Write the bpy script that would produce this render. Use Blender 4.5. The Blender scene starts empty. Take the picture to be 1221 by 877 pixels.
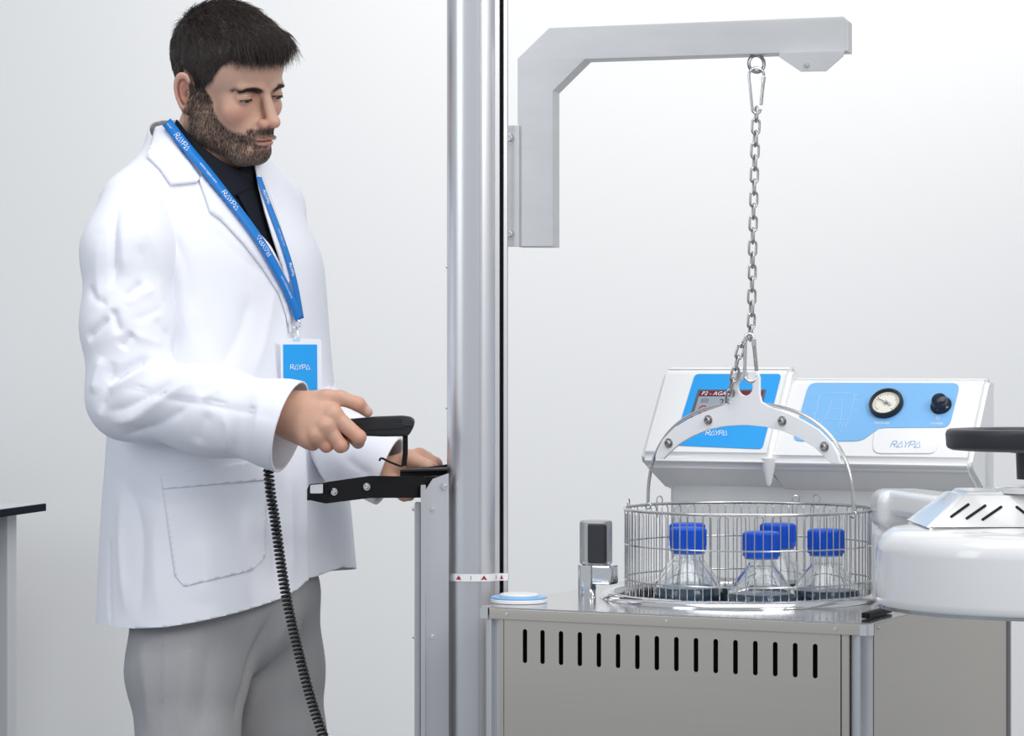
import bpy, bmesh, math, random
import numpy as np
from mathutils import Vector, Matrix, Euler
from mathutils.bvhtree import BVHTree

random.seed(7); RNG = np.random.default_rng(7)
C = bpy.context.scene.collection
SC = bpy.context.scene
# ------------------------------------------------------------------ camera
FPX = 3200.0; CX, CY = 610.5, 438.5; CAMZ = 1.25
cam = bpy.data.cameras.new('camera'); cam.sensor_fit = 'HORIZONTAL'; cam.sensor_width = 36.0
cam.lens = 36.0 * FPX / 1221.0; cam.clip_end = 60
camo = bpy.data.objects.new('camera', cam); C.objects.link(camo)
camo.location = (0, 0, CAMZ); camo.rotation_euler = (math.pi / 2, 0, 0)
SC.camera = camo
# ------------------------------------------------------------------ world, lights, exposure
w = bpy.data.worlds.new('world'); SC.world = w; w.use_nodes = True
bg = w.node_tree.nodes['Background']; bg.inputs[0].default_value = (0.86, 0.91, 1.0, 1); bg.inputs[1].default_value = 0.50
def area(name, loc, target, sx, sy, power, color=(1, 1, 1), spread=180):
    l = bpy.data.lights.new(name, 'AREA'); l.shape = 'RECTANGLE'; l.size = sx; l.size_y = sy; l.energy = power; l.color = color
    o = bpy.data.objects.new(name, l); C.objects.link(o); o.location = loc
    l.spread = math.radians(spread)
    o.rotation_euler = (Vector(target) - Vector(loc)).to_track_quat('-Z', 'Y').to_euler()
    return o
area('softbox_key', (2.2, 0.7, 3.1), (0.1, 4.0, 1.5), 1.8, 1.4, 23, (1.0, 0.985, 0.96), 110)
area('softbox_left', (-2.4, 1.8, 2.4), (0.0, 4.1, 1.3), 1.0, 1.6, 6, (0.88, 0.94, 1.0), 100)
area('softbox_top', (0.3, 3.2, 3.5), (0.2, 4.2, 0.9), 2.8, 1.4, 18, (1.0, 1.0, 1.0), 130)
area('wall_wash', (0.9, 5.2, 3.2), (0.6, 6.2, 2.0), 3.0, 0.4, 17, (1.0, 0.985, 0.96), 140)
SC.view_settings.view_transform = 'Standard'; SC.view_settings.look = 'None'
SC.view_settings.gamma = 1.0; SC.view_settings.use_curve_mapping = False
SC.view_settings.exposure = 0.13

# ------------------------------------------------------------------ helpers
def W(px, py, Y):
    return Vector(((px - CX) / FPX * Y, Y, CAMZ - (py - CY) / FPX * Y))
def mat(name, col, rough=0.5, metal=0.0, spec=0.5, bump=None, trans=0.0, ior=1.45, emis=None, var=None, aniso=0.0, sss=0.0, coat=0.0, attr=None, alpha=1.0):
    m = bpy.data.materials.new(name); m.use_nodes = True; nt = m.node_tree; b = nt.nodes['Principled BSDF']
    b.inputs['Base Color'].default_value = (*col, 1); b.inputs['Roughness'].default_value = rough
    b.inputs['Metallic'].default_value = metal; b.inputs['Specular IOR Level'].default_value = spec
    b.inputs['IOR'].default_value = ior; b.inputs['Transmission Weight'].default_value = trans
    b.inputs['Coat Weight'].default_value = coat
    b.inputs['Alpha'].default_value = alpha
    if sss:
        b.inputs['Subsurface Weight'].default_value = sss; b.inputs['Subsurface Radius'].default_value = (0.012, 0.004, 0.002)
        b.inputs['Subsurface Scale'].default_value = 0.6
    if emis:
        b.inputs['Emission Color'].default_value = (*emis[0], 1); b.inputs['Emission Strength'].default_value = emis[1]
    tc = None
    def coords(scale):
        t = nt.nodes.new('ShaderNodeTexCoord'); mp = nt.nodes.new('ShaderNodeMapping'); nt.links.new(t.outputs['Object'], mp.inputs[0])
        mp.inputs['Scale'].default_value = scale; return mp.outputs[0]
    src = None
    if attr:
        a = nt.nodes.new('ShaderNodeAttribute'); a.attribute_name = attr; src = a.outputs['Color']
        nt.links.new(src, b.inputs['Base Color'])
    if var:   # (scale xyz, amount) value variation by noise
        n = nt.nodes.new('ShaderNodeTexNoise'); nt.links.new(coords(var[0]), n.inputs['Vector']); n.inputs['Scale'].default_value = 1; n.inputs['Detail'].default_value = 4
        r = nt.nodes.new('ShaderNodeMapRange'); r.inputs[3].default_value = 1 - var[1]; r.inputs[4].default_value = 1 + var[1]
        nt.links.new(n.outputs[0], r.inputs[0])
        mx = nt.nodes.new('ShaderNodeMix'); mx.data_type = 'RGBA'; mx.blend_type = 'MULTIPLY'; mx.inputs[0].default_value = 1
        if src: nt.links.new(src, mx.inputs[6])
        else: mx.inputs[6].default_value = (*col, 1)
        nt.links.new(r.outputs[0], mx.inputs[7]); nt.links.new(mx.outputs[2], b.inputs['Base Color'])
    if bump:  # (scale xyz, strength, distance)
        n = nt.nodes.new('ShaderNodeTexNoise'); nt.links.new(coords(bump[0]), n.inputs['Vector']); n.inputs['Scale'].default_value = 1; n.inputs['Detail'].default_value = 3
        bp = nt.nodes.new('ShaderNodeBump'); bp.inputs['Strength'].default_value = bump[1]; bp.inputs['Distance'].default_value = bump[2]
        nt.links.new(n.outputs[0], bp.inputs['Height']); nt.links.new(bp.outputs[0], b.inputs['Normal'])
    return m
M = {}
M['wall'] = mat('wall_paint', (0.86, 0.86, 0.85), 0.75, bump=((60, 60, 60), 0.05, 0.001))
M['floor'] = mat('floor_vinyl', (0.26, 0.28, 0.31), 0.4, var=((3, 3, 3), 0.06))
M['steel'] = mat('satin_steel', (0.67, 0.625, 0.55), 0.34, 1.0, bump=((4, 4, 900), 0.03, 0.0004), var=((2, 2, 300), 0.03))
M['steel_top'] = mat('polished_steel', (0.62, 0.61, 0.60), 0.16, 1.0, bump=((900, 6, 6), 0.02, 0.0003))
M['alu'] = mat('anodised_aluminium', (0.70, 0.70, 0.715), 0.36, 0.85, var=((40, 40, 2), 0.02))
M['alu_brushed'] = mat('brushed_aluminium', (0.62, 0.62, 0.62), 0.46, 0.75, bump=((60, 60, 60), 0.12, 0.0006), var=((14, 14, 40), 0.07))
M['chrome'] = mat('chrome', (0.80, 0.80, 0.80), 0.10, 1.0)
M['wire'] = mat('stainless_wire', (0.66, 0.65, 0.63), 0.22, 1.0)
M['chain'] = mat('chain_steel', (0.50, 0.48, 0.46), 0.25, 1.0, var=((400, 400, 400), 0.25))
M['abs'] = mat('gloss_white_plastic', (0.84, 0.84, 0.83), 0.16, 0.0, coat=0.3)
M['white_plate'] = mat('white_powder_coat', (0.92, 0.92, 0.92), 0.3)
M['blue'] = mat('cyan_blue_print', (0.015, 0.34, 0.80), 0.35)
M['blue2'] = mat('light_blue_print', (0.20, 0.47, 0.80), 0.3)
M['blue_logo'] = mat('blue_logo_print', (0.12, 0.34, 0.68), 0.4)
M['white_print'] = mat('white_print', (0.85, 0.87, 0.9), 0.5)
M['pale_print'] = mat('pale_print', (0.45, 0.65, 0.88), 0.5)
M['black'] = mat('black_plastic', (0.016, 0.016, 0.018), 0.38)
M['black_metal'] = mat('black_painted_metal', (0.006, 0.006, 0.007), 0.5, spec=0.25)
M['rubber'] = mat('dark_rubber', (0.028, 0.028, 0.035), 0.45, bump=((300, 300, 300), 0.15, 0.0005))
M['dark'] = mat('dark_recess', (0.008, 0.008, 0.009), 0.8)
M['cap'] = mat('blue_bottle_cap', (0.0, 0.085, 0.62), 0.35)
M['glass'] = mat('bottle_glass', (0.97, 0.99, 1.0), 0.0, trans=1.0, ior=1.45)
M['liquid'] = mat('blue_grey_medium', (0.10, 0.17, 0.24), 0.25, var=((60, 60, 60), 0.4))
M['cloth'] = mat('white_coat_cotton', (0.86, 0.87, 0.92), 0.85, spec=0.2, bump=((900, 900, 900), 0.12, 0.0004))
M['cloth_in'] = M['cloth']
M['trouser'] = mat('grey_trouser_wool', (0.40, 0.395, 0.40), 0.9, spec=0.15, bump=((1200, 1200, 1200), 0.3, 0.0006), var=((500, 500, 500), 0.10))
M['shirt'] = mat('black_shirt_cotton', (0.010, 0.012, 0.020), 0.8, spec=0.25, bump=((900, 900, 900), 0.2, 0.0004))
M['lanyard'] = mat('blue_lanyard_ribbon', (0.006, 0.20, 0.62), 0.5)
M['skin'] = mat('skin', (0.6, 0.36, 0.25), 0.46, spec=0.4, sss=0.12, attr='tint', bump=((450, 450, 450), 0.16, 0.0006), var=((120, 120, 120), 0.06))
M['hair'] = mat('dark_brown_hair', (0.018, 0.012, 0.010), 0.42, attr='tint')
M['eye'] = mat('eye_white', (0.62, 0.58, 0.55), 0.1)
M['iris'] = mat('dark_brown_iris', (0.03, 0.015, 0.008), 0.08)
M['red'] = mat('red_print', (0.45, 0.02, 0.03), 0.5)
M['screen'] = mat('screen_grey', (0.26, 0.30, 0.34), 0.15, emis=((0.35, 0.42, 0.48), 0.12))
M['screen_bar'] = mat('screen_title_bar', (0.16, 0.02, 0.04), 0.15)
M['grey_frame'] = mat('screen_bezel', (0.10, 0.11, 0.13), 0.3)
M['ivory'] = mat('gauge_face', (0.80, 0.78, 0.68), 0.4)
M['clear'] = mat('smoked_clear_plastic', (0.55, 0.56, 0.56), 0.06, trans=0.6)
M['badge_clear'] = mat('badge_card', (0.83, 0.85, 0.90), 0.25)
M['bench_edge'] = mat('dark_worktop_edge', (0.006, 0.008, 0.018), 0.8, spec=0.15)
M['bench_top'] = mat('pale_worktop', (0.62, 0.65, 0.68), 0.3)
M['bench_body'] = mat('pale_bench_paint', (0.55, 0.56, 0.58), 0.5)
M['bench_panel'] = mat('grey_bench_panel', (0.34, 0.35, 0.40), 0.5)
M['shoe'] = mat('black_leather', (0.015, 0.013, 0.012), 0.35)

def link(name, me, m, parent=None, smooth=None, mods=True):
    o = bpy.data.objects.new(name, me); C.objects.link(o)
    if m is not None and not me.materials: me.materials.append(m)
    if smooth is not None:
        shade(me, smooth)
        if smooth < 100 and len(me.polygons) < 20000:
            wn = o.modifiers.new('weighted', 'WEIGHTED_NORMAL'); wn.keep_sharp = True; wn.weight = 100
    if parent is not None:
        o.parent = parent; o.matrix_parent_inverse = parent.matrix_world.inverted()
    return o
def shade(me, ang=35):
    n = len(me.polygons); me.polygons.foreach_set('use_smooth', np.ones(n, bool))
    if ang < 179:
        bm = bmesh.new(); bm.from_mesh(me); a = math.radians(ang)
        for e in bm.edges:
            if len(e.link_faces) == 2 and e.calc_face_angle(0) > a: e.smooth = False
        bm.to_mesh(me); bm.free()
def np_mesh(name, V, F):
    me = bpy.data.meshes.new(name)
    me.from_pydata([tuple(map(float, v)) for v in V] if len(V) < 2000 else V.tolist(), [], [list(map(int, f)) for f in F] if len(F) < 2000 else F.tolist() if hasattr(F, 'tolist') else F)
    me.update(); return me
def bm_obj(name, bm, m, parent=None, smooth=35):
    me = bpy.data.meshes.new(name); bm.normal_update(); bm.to_mesh(me); bm.free()
    return link(name, me, m, parent, smooth)
def thing(name, label, cat, loc=(0, 0, 0), rotz=0, group=None):
    o = bpy.data.objects.new(name, None); C.objects.link(o); o.location = loc; o.rotation_euler = (0, 0, rotz)
    o['label'] = label; o['category'] = cat
    if group: o['group'] = group
    bpy.context.view_layer.update() if False else None
    o.matrix_world = Matrix.LocRotScale(Vector(loc), Euler((0, 0, rotz)), None)
    return o
def tag(o, label, cat, group=None):
    o['label'] = label; o['category'] = cat
    if group: o['group'] = group
    return o
def struct(o): o['kind'] = 'structure'; return o
def box(bm, c, s, bevel=0.0, seg=2, mtx=None):
    r = bmesh.ops.create_cube(bm, size=1.0)
    vs = r['verts']
    for v in vs: v.co = Vector((v.co.x * s[0] + c[0], v.co.y * s[1] + c[1], v.co.z * s[2] + c[2]))
    if bevel > 0:
        es = list({e for v in vs for e in v.link_edges})
        g = bmesh.ops.bevel(bm, geom=es, offset=bevel, segments=seg, profile=0.5, affect='EDGES')
        vs = list({v for f in g['faces'] for v in f.verts} | {v for v in vs if v.is_valid})
    if mtx is not None:
        # all verts connected
        for v in vs: v.co = mtx @ v.co
    return vs
def boxo(name, c, s, m, parent=None, bevel=0.002, seg=2, smooth=35):
    bm = bmesh.new(); box(bm, c, s, bevel, seg)
    return bm_obj(name, bm, m, parent, smooth)
def lathe(bm, prof, c=(0, 0, 0), n=64, axis=None, close=False):
    """prof: [(r, z)], revolve round z, then rotate to axis"""
    q = Vector((0, 0, 1)).rotation_difference(Vector(axis)) if axis is not None else None
    rings = []
    for r, z in prof:
        ring = []
        for i in range(n if r > 1e-7 else 1):
            a = 2 * math.pi * i / n
            p = Vector((r * math.cos(a), r * math.sin(a), z))
            if q: p = q @ p
            ring.append(bm.verts.new(p + Vector(c)))
        rings.append(ring)
    for a, b in zip(rings, rings[1:]):
        for i in range(n):
            j = (i + 1) % n
            if len(a) == 1 and len(b) == 1: break
            if len(a) == 1: f = (a[0], b[j], b[i])
            elif len(b) == 1: f = (a[i], a[j], b[0])
            else: f = (a[i], a[j], b[j], b[i])
            try: bm.faces.new(f)
            except ValueError: pass
    return bm
def tube(bm, pts, r, n=8, closed=False, cap=True, up=None):
    pts = [Vector(p) for p in pts]; N = len(pts); rr = r if hasattr(r, '__len__') else [r] * N
    rings = []; prev = None
    for i, p in enumerate(pts):
        if closed: t = (pts[(i + 1) % N] - pts[i - 1])
        else: t = pts[min(i + 1, N - 1)] - pts[max(i - 1, 0)]
        t.normalize()
        if prev is None:
            a = Vector((0, 0, 1)) if abs(t.z) < 0.9 else Vector((1, 0, 0))
            u = t.cross(a).normalized()
        else: u = (prev - t * prev.dot(t)).normalized()
        prev = u; v = t.cross(u)
        rings.append([bm.verts.new(p + (u * math.cos(2 * math.pi * k / n) + v * math.sin(2 * math.pi * k / n)) * rr[i]) for k in range(n)])
    m = N if closed else N - 1
    for i in range(m):
        a, b = rings[i], rings[(i + 1) % N]
        sh = 0
        if closed and i == N - 1:
            sh = min(range(n), key=lambda s: (a[0].co - b[s].co).length)
        for k in range(n): bm.faces.new((a[k], a[(k + 1) % n], b[(k + 1 + sh) % n], b[(k + sh) % n]))
    if cap and not closed:
        bm.faces.new(rings[0][::-1]); bm.faces.new(rings[-1])
def tubeo(name, pts, r, m, parent=None, n=8, closed=False):
    bm = bmesh.new(); tube(bm, pts, r, n, closed); return bm_obj(name, bm, m, parent, 60)
def poly_curve(name, loops, thick, bevel=0.0):
    """flat filled plate in XY with holes, from z=-thick/2 to thick/2 -> mesh"""
    cu = bpy.data.curves.new(name, 'CURVE'); cu.dimensions = '2D'; cu.fill_mode = 'BOTH'
    cu.extrude = max(thick / 2 - bevel, 0); cu.bevel_depth = bevel; cu.bevel_resolution = 1
    for L in loops:
        s = cu.splines.new('POLY'); s.points.add(len(L) - 1); s.use_cyclic_u = True
        for p, q in zip(s.points, L): p.co = (q[0], q[1], 0, 1)
    o = bpy.data.objects.new(name, cu); C.objects.link(o)
    dg = bpy.context.evaluated_depsgraph_get(); me = bpy.data.meshes.new_from_object(o.evaluated_get(dg)); me.name = name
    C.objects.unlink(o); bpy.data.objects.remove(o); bpy.data.curves.remove(cu)
    bm = bmesh.new(); bm.from_mesh(me); bmesh.ops.remove_doubles(bm, verts=bm.verts, dist=1e-6); bm.to_mesh(me); bm.free()
    return me
def plate(name, loops, thick, m, parent=None, frame=None, bevel=0.0, smooth=30):
    """frame = (origin, ex, ey): local XY plane mapped into world"""
    me = poly_curve(name, loops, thick, bevel)
    if frame:
        o_, ex, ey = frame; ez = ex.cross(ey)
        mt = Matrix(((ex.x, ey.x, ez.x, o_.x), (ex.y, ey.y, ez.y, o_.y), (ex.z, ey.z, ez.z, o_.z), (0, 0, 0, 1)))
        me.transform(mt)
    me.materials.clear(); me.materials.append(m)
    return link(name, me, m, parent, smooth)
class Plane:
    """a real plane in the room; px() finds where a picture point lies on it"""
    def __init__(s, o, ex, ey): s.o = Vector(o); s.ex = Vector(ex).normalized(); s.ey = (Vector(ey) - s.ex * Vector(ey).dot(s.ex)).normalized(); s.n = s.ex.cross(s.ey)
    def px(s, x, y):
        d = Vector(((x - CX) / FPX, 1, -(y - CY) / FPX)); c = Vector((0, 0, CAMZ))
        t = (s.o - c).dot(s.n) / d.dot(s.n); p = c + d * t - s.o
        return (p.dot(s.ex), p.dot(s.ey))
    def at(s, u, v, h=0): return s.o + s.ex * u + s.ey * v + s.n * h
    def frame(s, h=0): return (s.o + s.n * h, s.ex, s.ey)
def rrect(x0, y0, x1, y1, r, n=5):
    P = []
    for cx, cy, a0 in ((x1 - r, y0 + r, -90), (x1 - r, y1 - r, 0), (x0 + r, y1 - r, 90), (x0 + r, y0 + r, 180)):
        for i in range(n + 1):
            a = math.radians(a0 + 90 * i / n); P.append((cx + r * math.cos(a), cy + r * math.sin(a)))
    return P
def round_poly(P, r, n=4):
    out = []; N = len(P)
    for i in range(N):
        a, b, c = Vector(P[i - 1]), Vector(P[i]), Vector(P[(i + 1) % N])
        d1 = (a - b); d2 = (c - b); k = min(r, d1.length * .45, d2.length * .45)
        p0 = b + d1.normalized() * k; p1 = b + d2.normalized() * k
        for j in range(n + 1):
            t = j / n; q = p0 * (1 - t) ** 2 + b * 2 * t * (1 - t) + p1 * t * t; out.append((q.x, q.y))
    return out
# stroke lettering for the logo, unit height, returns polylines
LOGO = {'R': ([[(0, 0), (0, 1), (.48, 1), (.62, .88), (.62, .62), (.48, .5), (.12, .5)], [(.32, .5), (.66, 0)]], .84),
        'A': ([[(0, 0), (.42, 1), (.84, 0), (.0, 0)]], .84), 'a': ([[(0, 0), (.42, 1), (.84, 0), (.0, 0)]], .84),
        'Y': ([[(0, 1), (.36, .45), (.72, 1)], [(.36, .45), (.36, 0)]], .86),
        'P': ([[(0, 0), (0, 1), (.48, 1), (.62, .88), (.62, .56), (.48, .44), (.14, .44)]], .76)}
def logo_strokes(x, y, h, slant=0.0):
    out = []
    for ch in 'RAYPA':
        st, adv = LOGO[ch]
        for s in st: out.append([(x + (p[0] + slant * p[1]) * h, y + p[1] * h) for p in s])
        x += adv * h
    return out
LOGO_W = .84 + .84 + .86 + .76 + .84
def ribbons(strokes, wd, fmap, name, m, parent, closed=False):
    """flat strokes of width wd in a local plane; fmap(u,v)->world Vector"""
    V = []; F = []
    for s in strokes:
        P = [Vector(p) for p in s]
        k0 = len(V)
        for i, p in enumerate(P):
            d = (P[min(i + 1, len(P) - 1)] - P[max(i - 1, 0)])
            if d.length < 1e-9: d = P[1] - P[0]
            d.normalize(); nn = Vector((-d.y, d.x)) * wd / 2
            V += [fmap(*(p + nn)), fmap(*(p - nn))]
        for i in range(len(P) - 1): a = k0 + 2 * i; F.append((a, a + 1, a + 3, a + 2))
    me = bpy.data.meshes.new(name); me.from_pydata(V, [], F); me.update()
    return link(name, me, m, parent)
def text_mesh(txt, size, shear=0.0):
    cu = bpy.data.curves.new('t', 'FONT'); cu.body = txt; cu.size = size; cu.align_x = 'CENTER'; cu.align_y = 'CENTER'; cu.resolution_u = 2; cu.shear = shear
    o = bpy.data.objects.new('t', cu); C.objects.link(o); dg = bpy.context.evaluated_depsgraph_get()
    me = bpy.data.meshes.new_from_object(o.evaluated_get(dg)); C.objects.unlink(o); bpy.data.objects.remove(o); bpy.data.curves.remove(cu)
    return me
def texto(name, txt, size, fmap, m, parent, shear=0.0):
    me = text_mesh(txt, size, shear)
    for v in me.vertices: v.co = fmap(v.co.x, v.co.y)
    me.materials.clear(); me.materials.append(m); me.update()
    return link(name, me, m, parent)

# ------------------------------------------------------------------ implicit surfaces (for the person)
def surfnet(fn, lo, hi, h):
    n = [int(math.ceil((hi[i] - lo[i]) / h)) + 1 for i in range(3)]
    ax = [lo[i] + h * np.arange(n[i], dtype=np.float32) for i in range(3)]
    X, Y, Z = np.meshgrid(*ax, indexing='ij'); F = fn(X, Y, Z).astype(np.float32); del X, Y, Z
    S = F < 0
    acc = np.zeros([n[0] - 1, n[1] - 1, n[2] - 1], np.int8)
    for dx in (0, 1):
        for dy in (0, 1):
            for dz in (0, 1): acc += S[dx:n[0] - 1 + dx, dy:n[1] - 1 + dy, dz:n[2] - 1 + dz]
    act = np.argwhere((acc > 0) & (acc < 8)); idx = -np.ones(acc.shape, np.int32); idx[tuple(act.T)] = np.arange(len(act))
    P = np.zeros((len(act), 3)); cnt = np.zeros(len(act))
    for a in range(3):
        for b in (0, 1):
            for c in (0, 1):
                o1 = np.zeros(3, int); o1[(a + 1) % 3] = b; o1[(a + 2) % 3] = c; o2 = o1.copy(); o2[a] = 1
                f1 = F[tuple((act + o1).T)]; f2 = F[tuple((act + o2).T)]; m = (f1 < 0) != (f2 < 0)
                t = np.where(m, f1 / np.where(m, f1 - f2, 1), 0)
                q = np.tile(o1, (len(act), 1)).astype(float); q[:, a] = t
                P[m] += q[m]; cnt[m] += 1
    P = (act + P / cnt[:, None]) * h + np.array(lo)
    Q = []
    for a in range(3):
        b, c = (a + 1) % 3, (a + 2) % 3
        sl1 = [slice(1, -1)] * 3; sl2 = [slice(1, -1)] * 3
        sl1[a] = slice(0, -1); sl2[a] = slice(1, None)
        s1 = S[tuple(sl1)]; s2 = S[tuple(sl2)]
        e = np.argwhere(s1 != s2); fl = s1[tuple(e.T)]
        off = np.ones(3, int); off[a] = 0; e = e + off
        def cell(db, dc):
            k = e.copy(); k[:, b] -= db; k[:, c] -= dc; return idx[tuple(k.T)]
        q = np.stack([cell(1, 1), cell(0, 1), cell(0, 0), cell(1, 0)], 1)
        q[~fl] = q[~fl][:, ::-1]; Q.append(q)
    Q = np.concatenate(Q); Q = Q[(Q >= 0).all(1)]
    return P, Q
def smin(a, b, k):
    h = np.clip(0.5 + 0.5 * (b - a) / k, 0, 1); return b * (1 - h) + a * h - k * h * (1 - h)
def smax(a, b, k): return -smin(-a, -b, k)
def ell(X, Y, Z, c, r, R=None):
    x, y, z = X - c[0], Y - c[1], Z - c[2]
    if R is not None: x, y, z = (R[0][0] * x + R[1][0] * y + R[2][0] * z, R[0][1] * x + R[1][1] * y + R[2][1] * z, R[0][2] * x + R[1][2] * y + R[2][2] * z)
    k0 = np.sqrt((x / r[0]) ** 2 + (y / r[1]) ** 2 + (z / r[2]) ** 2)
    k1 = np.sqrt((x / r[0] ** 2) ** 2 + (y / r[1] ** 2) ** 2 + (z / r[2] ** 2) ** 2) + 1e-9
    return k0 * (k0 - 1) / k1
def cap(X, Y, Z, a, b, ra, rb=None):
    rb = ra if rb is None else rb
    a = np.array(a, float); b = np.array(b, float); d = b - a; L = (d * d).sum()
    t = np.clip(((X - a[0]) * d[0] + (Y - a[1]) * d[1] + (Z - a[2]) * d[2]) / L, 0, 1)
    return np.sqrt((X - a[0] - t * d[0]) ** 2 + (Y - a[1] - t * d[1]) ** 2 + (Z - a[2] - t * d[2]) ** 2) - (ra + t * (rb - ra))
def chain_sdf(X, Y, Z, pts, k):
    """pts: [(xyz, r)]"""
    d = None
    for (a, ra), (b, rb) in zip(pts, pts[1:]):
        q = cap(X, Y, Z, a, b, ra, rb); d = q if d is None else smin(d, q, k)
    return d
def normals(V, F):
    n = np.cross(V[F[:, 2]] - V[F[:, 0]], V[F[:, 3]] - V[F[:, 1]])
    N = np.zeros_like(V)
    for i in range(4): np.add.at(N, F[:, i], n)
    return N / (np.linalg.norm(N, axis=1, keepdims=True) + 1e-12)
def relax(V, F, it=1, lam=0.5):
    for _ in range(it):
        A = np.zeros_like(V); c = np.zeros(len(V))
        for i in range(4):
            np.add.at(A, F[:, i], V[F[:, (i + 1) % 4]]); np.add.at(A, F[:, i], V[F[:, i - 1]]); np.add.at(c, F[:, i], 2)
        V = V + lam * (A / c[:, None] - V)
    return V
def cut(V, F, g):
    """clip a quad mesh to g<=0 exactly, giving triangles"""
    T = np.concatenate([F[:, [0, 1, 2]], F[:, [0, 2, 3]]]) if F.shape[1] == 4 else F
    g = np.where(np.abs(g) < 1e-6, -1e-6, g); ins = g < 0; c = ins[T].sum(1)
    full_ = T[c == 3]; mix = T[(c == 1) | (c == 2)]; ci = ins[mix].sum(1)
    # rotate so that the odd one out comes first
    odd = np.where(ci[:, None] == 1, ins[mix], ~ins[mix]); k = odd.argmax(1); r = np.arange(len(mix))
    A, B, D = mix[r, k], mix[r, (k + 1) % 3], mix[r, (k + 2) % 3]
    E = np.concatenate([np.c_[A, B], np.c_[A, D]]); E = np.sort(E, 1); U, inv = np.unique(E, axis=0, return_inverse=True); inv = inv.ravel()
    t = (g[U[:, 0]] / (g[U[:, 0]] - g[U[:, 1]]))[:, None]; NV = V[U[:, 0]] * (1 - t) + V[U[:, 1]] * t
    AB = inv[:len(mix)] + len(V); AD = inv[len(mix):] + len(V); one = ci == 1
    out = [full_, np.c_[A, AB, AD][one], np.c_[AB, B, D][~one], np.c_[AB, D, AD][~one]]
    T = np.concatenate(out); V2 = np.concatenate([V, NV]); used = np.unique(T); mp_ = -np.ones(len(V2), int); mp_[used] = np.arange(len(used))
    return V2[used], mp_[T], used
def polydist(V, P):
    P = np.array(P, float); best = np.full(len(V), 1e9); par = np.zeros(len(V)); L = np.r_[0, np.cumsum(np.linalg.norm(np.diff(P, axis=0), axis=1))]
    for i in range(len(P) - 1):
        d = P[i + 1] - P[i]; t = np.clip(((V - P[i]) @ d) / (d @ d + 1e-12), 0, 1)
        q = np.linalg.norm(V - P[i] - t[:, None] * d, axis=1); m = q < best
        best[m] = q[m]; par[m] = ((L[i] + t * np.sqrt(d @ d)) / L[-1])[m]
    return best, par
def bvh_of(V, F): return BVHTree.FromPolygons([tuple(v) for v in V], [tuple(map(int, f)) for f in F])
def cast(bvh, x, y):
    d = Vector(((x - CX) / FPX, 1, -(y - CY) / FPX)).normalized()
    h = bvh.ray_cast(Vector((0, 0, CAMZ)), d, 12); return h[0], h[1]
def catmull(P, n=8):
    P = [Vector(p) for p in P]; out = []
    for i in range(len(P) - 1):
        p0 = P[max(i - 1, 0)]; p1 = P[i]; p2 = P[i + 1]; p3 = P[min(i + 2, len(P) - 1)]
        for j in range(n):
            t = j / n; out.append(0.5 * ((2 * p1) + (p2 - p0) * t + (2 * p0 - 5 * p1 + 4 * p2 - p3) * t * t + (3 * p1 - p0 - 3 * p2 + p3) * t ** 3))
    out.append(P[-1]); return out
# ------------------------------------------------------------------ the setting
def plane_quad(name, P, m):
    me = bpy.data.meshes.new(name); me.from_pydata(P, [], [(0, 1, 2, 3)]); me.update(); return struct(link(name, me, m))
bm = bmesh.new(); box(bm, (0, 6.26, 1.6), (9, 0.12, 3.8)); struct(bm_obj('wall_back', bm, M['wall'], None, 30))
bm = bmesh.new(); box(bm, (0, 3.2, -0.05), (9, 6.0, 0.1)); struct(bm_obj('floor', bm, M['floor'], None, 30))

# ------------------------------------------------------------------ bench at the left
A = W(55, 600, 5.9); B = W(0, 607, 5.64); dr = (B - A); dr.z = 0; dr.normalize(); lf = Vector((-1, 0.02, 0))
zt = A.z
t = thing('lab_bench', 'pale laboratory bench with a dark-edged worktop beside the man', 'bench', (A.x - .3, A.y - .3, 0))
def prism(name, pts, z0, z1, m, parent, bevel=0.0):
    bm = bmesh.new(); lo = [bm.verts.new((p[0], p[1], z0)) for p in pts]; hi = [bm.verts.new((p[0], p[1], z1)) for p in pts]
    n = len(pts); bm.faces.new(lo[::-1]); bm.faces.new(hi)
    for i in range(n): bm.faces.new((lo[i], lo[(i + 1) % n], hi[(i + 1) % n], hi[i]))
    bmesh.ops.recalc_face_normals(bm, faces=bm.faces)
    if bevel: bmesh.ops.bevel(bm, geom=list(bm.edges), offset=bevel, segments=2, affect='EDGES')
    return bm_obj(name, bm, m, parent, 35)
def q(a, b): return A + dr * a + lf * b
top = prism('worktop', [q(0, 0), q(1.1, 0), q(1.1, .7), q(0, .7)], zt - .016, zt, M['bench_edge'], t)
prism('worktop_surface', [q(.003, .003), q(1.097, .003), q(1.097, .697), q(.003, .697)], zt - .001, zt + .0012, M['bench_top'], t)
e0 = .055
for a, b in ((.04, e0 - .005), (1.0, e0), (.04, .6), (1.0, .6)):
    prism('leg', [q(a, b), q(a + .055, b), q(a + .055, b + .05), q(a, b + .05)], 0, zt - .016, M['bench_body'], t, .001)
prism('side_rail', [q(.095, e0 + .01), q(1.0, e0 + .01), q(1.0, e0 + .04), q(.095, e0 + .04)], zt - .07, zt - .016, M['bench_body'], t)
prism('side_panel', [q(.095, e0 + .02), q(1.0, e0 + .02), q(1.0, e0 + .03), q(.095, e0 + .03)], .10, zt - .07, M['bench_panel'], t)

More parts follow.
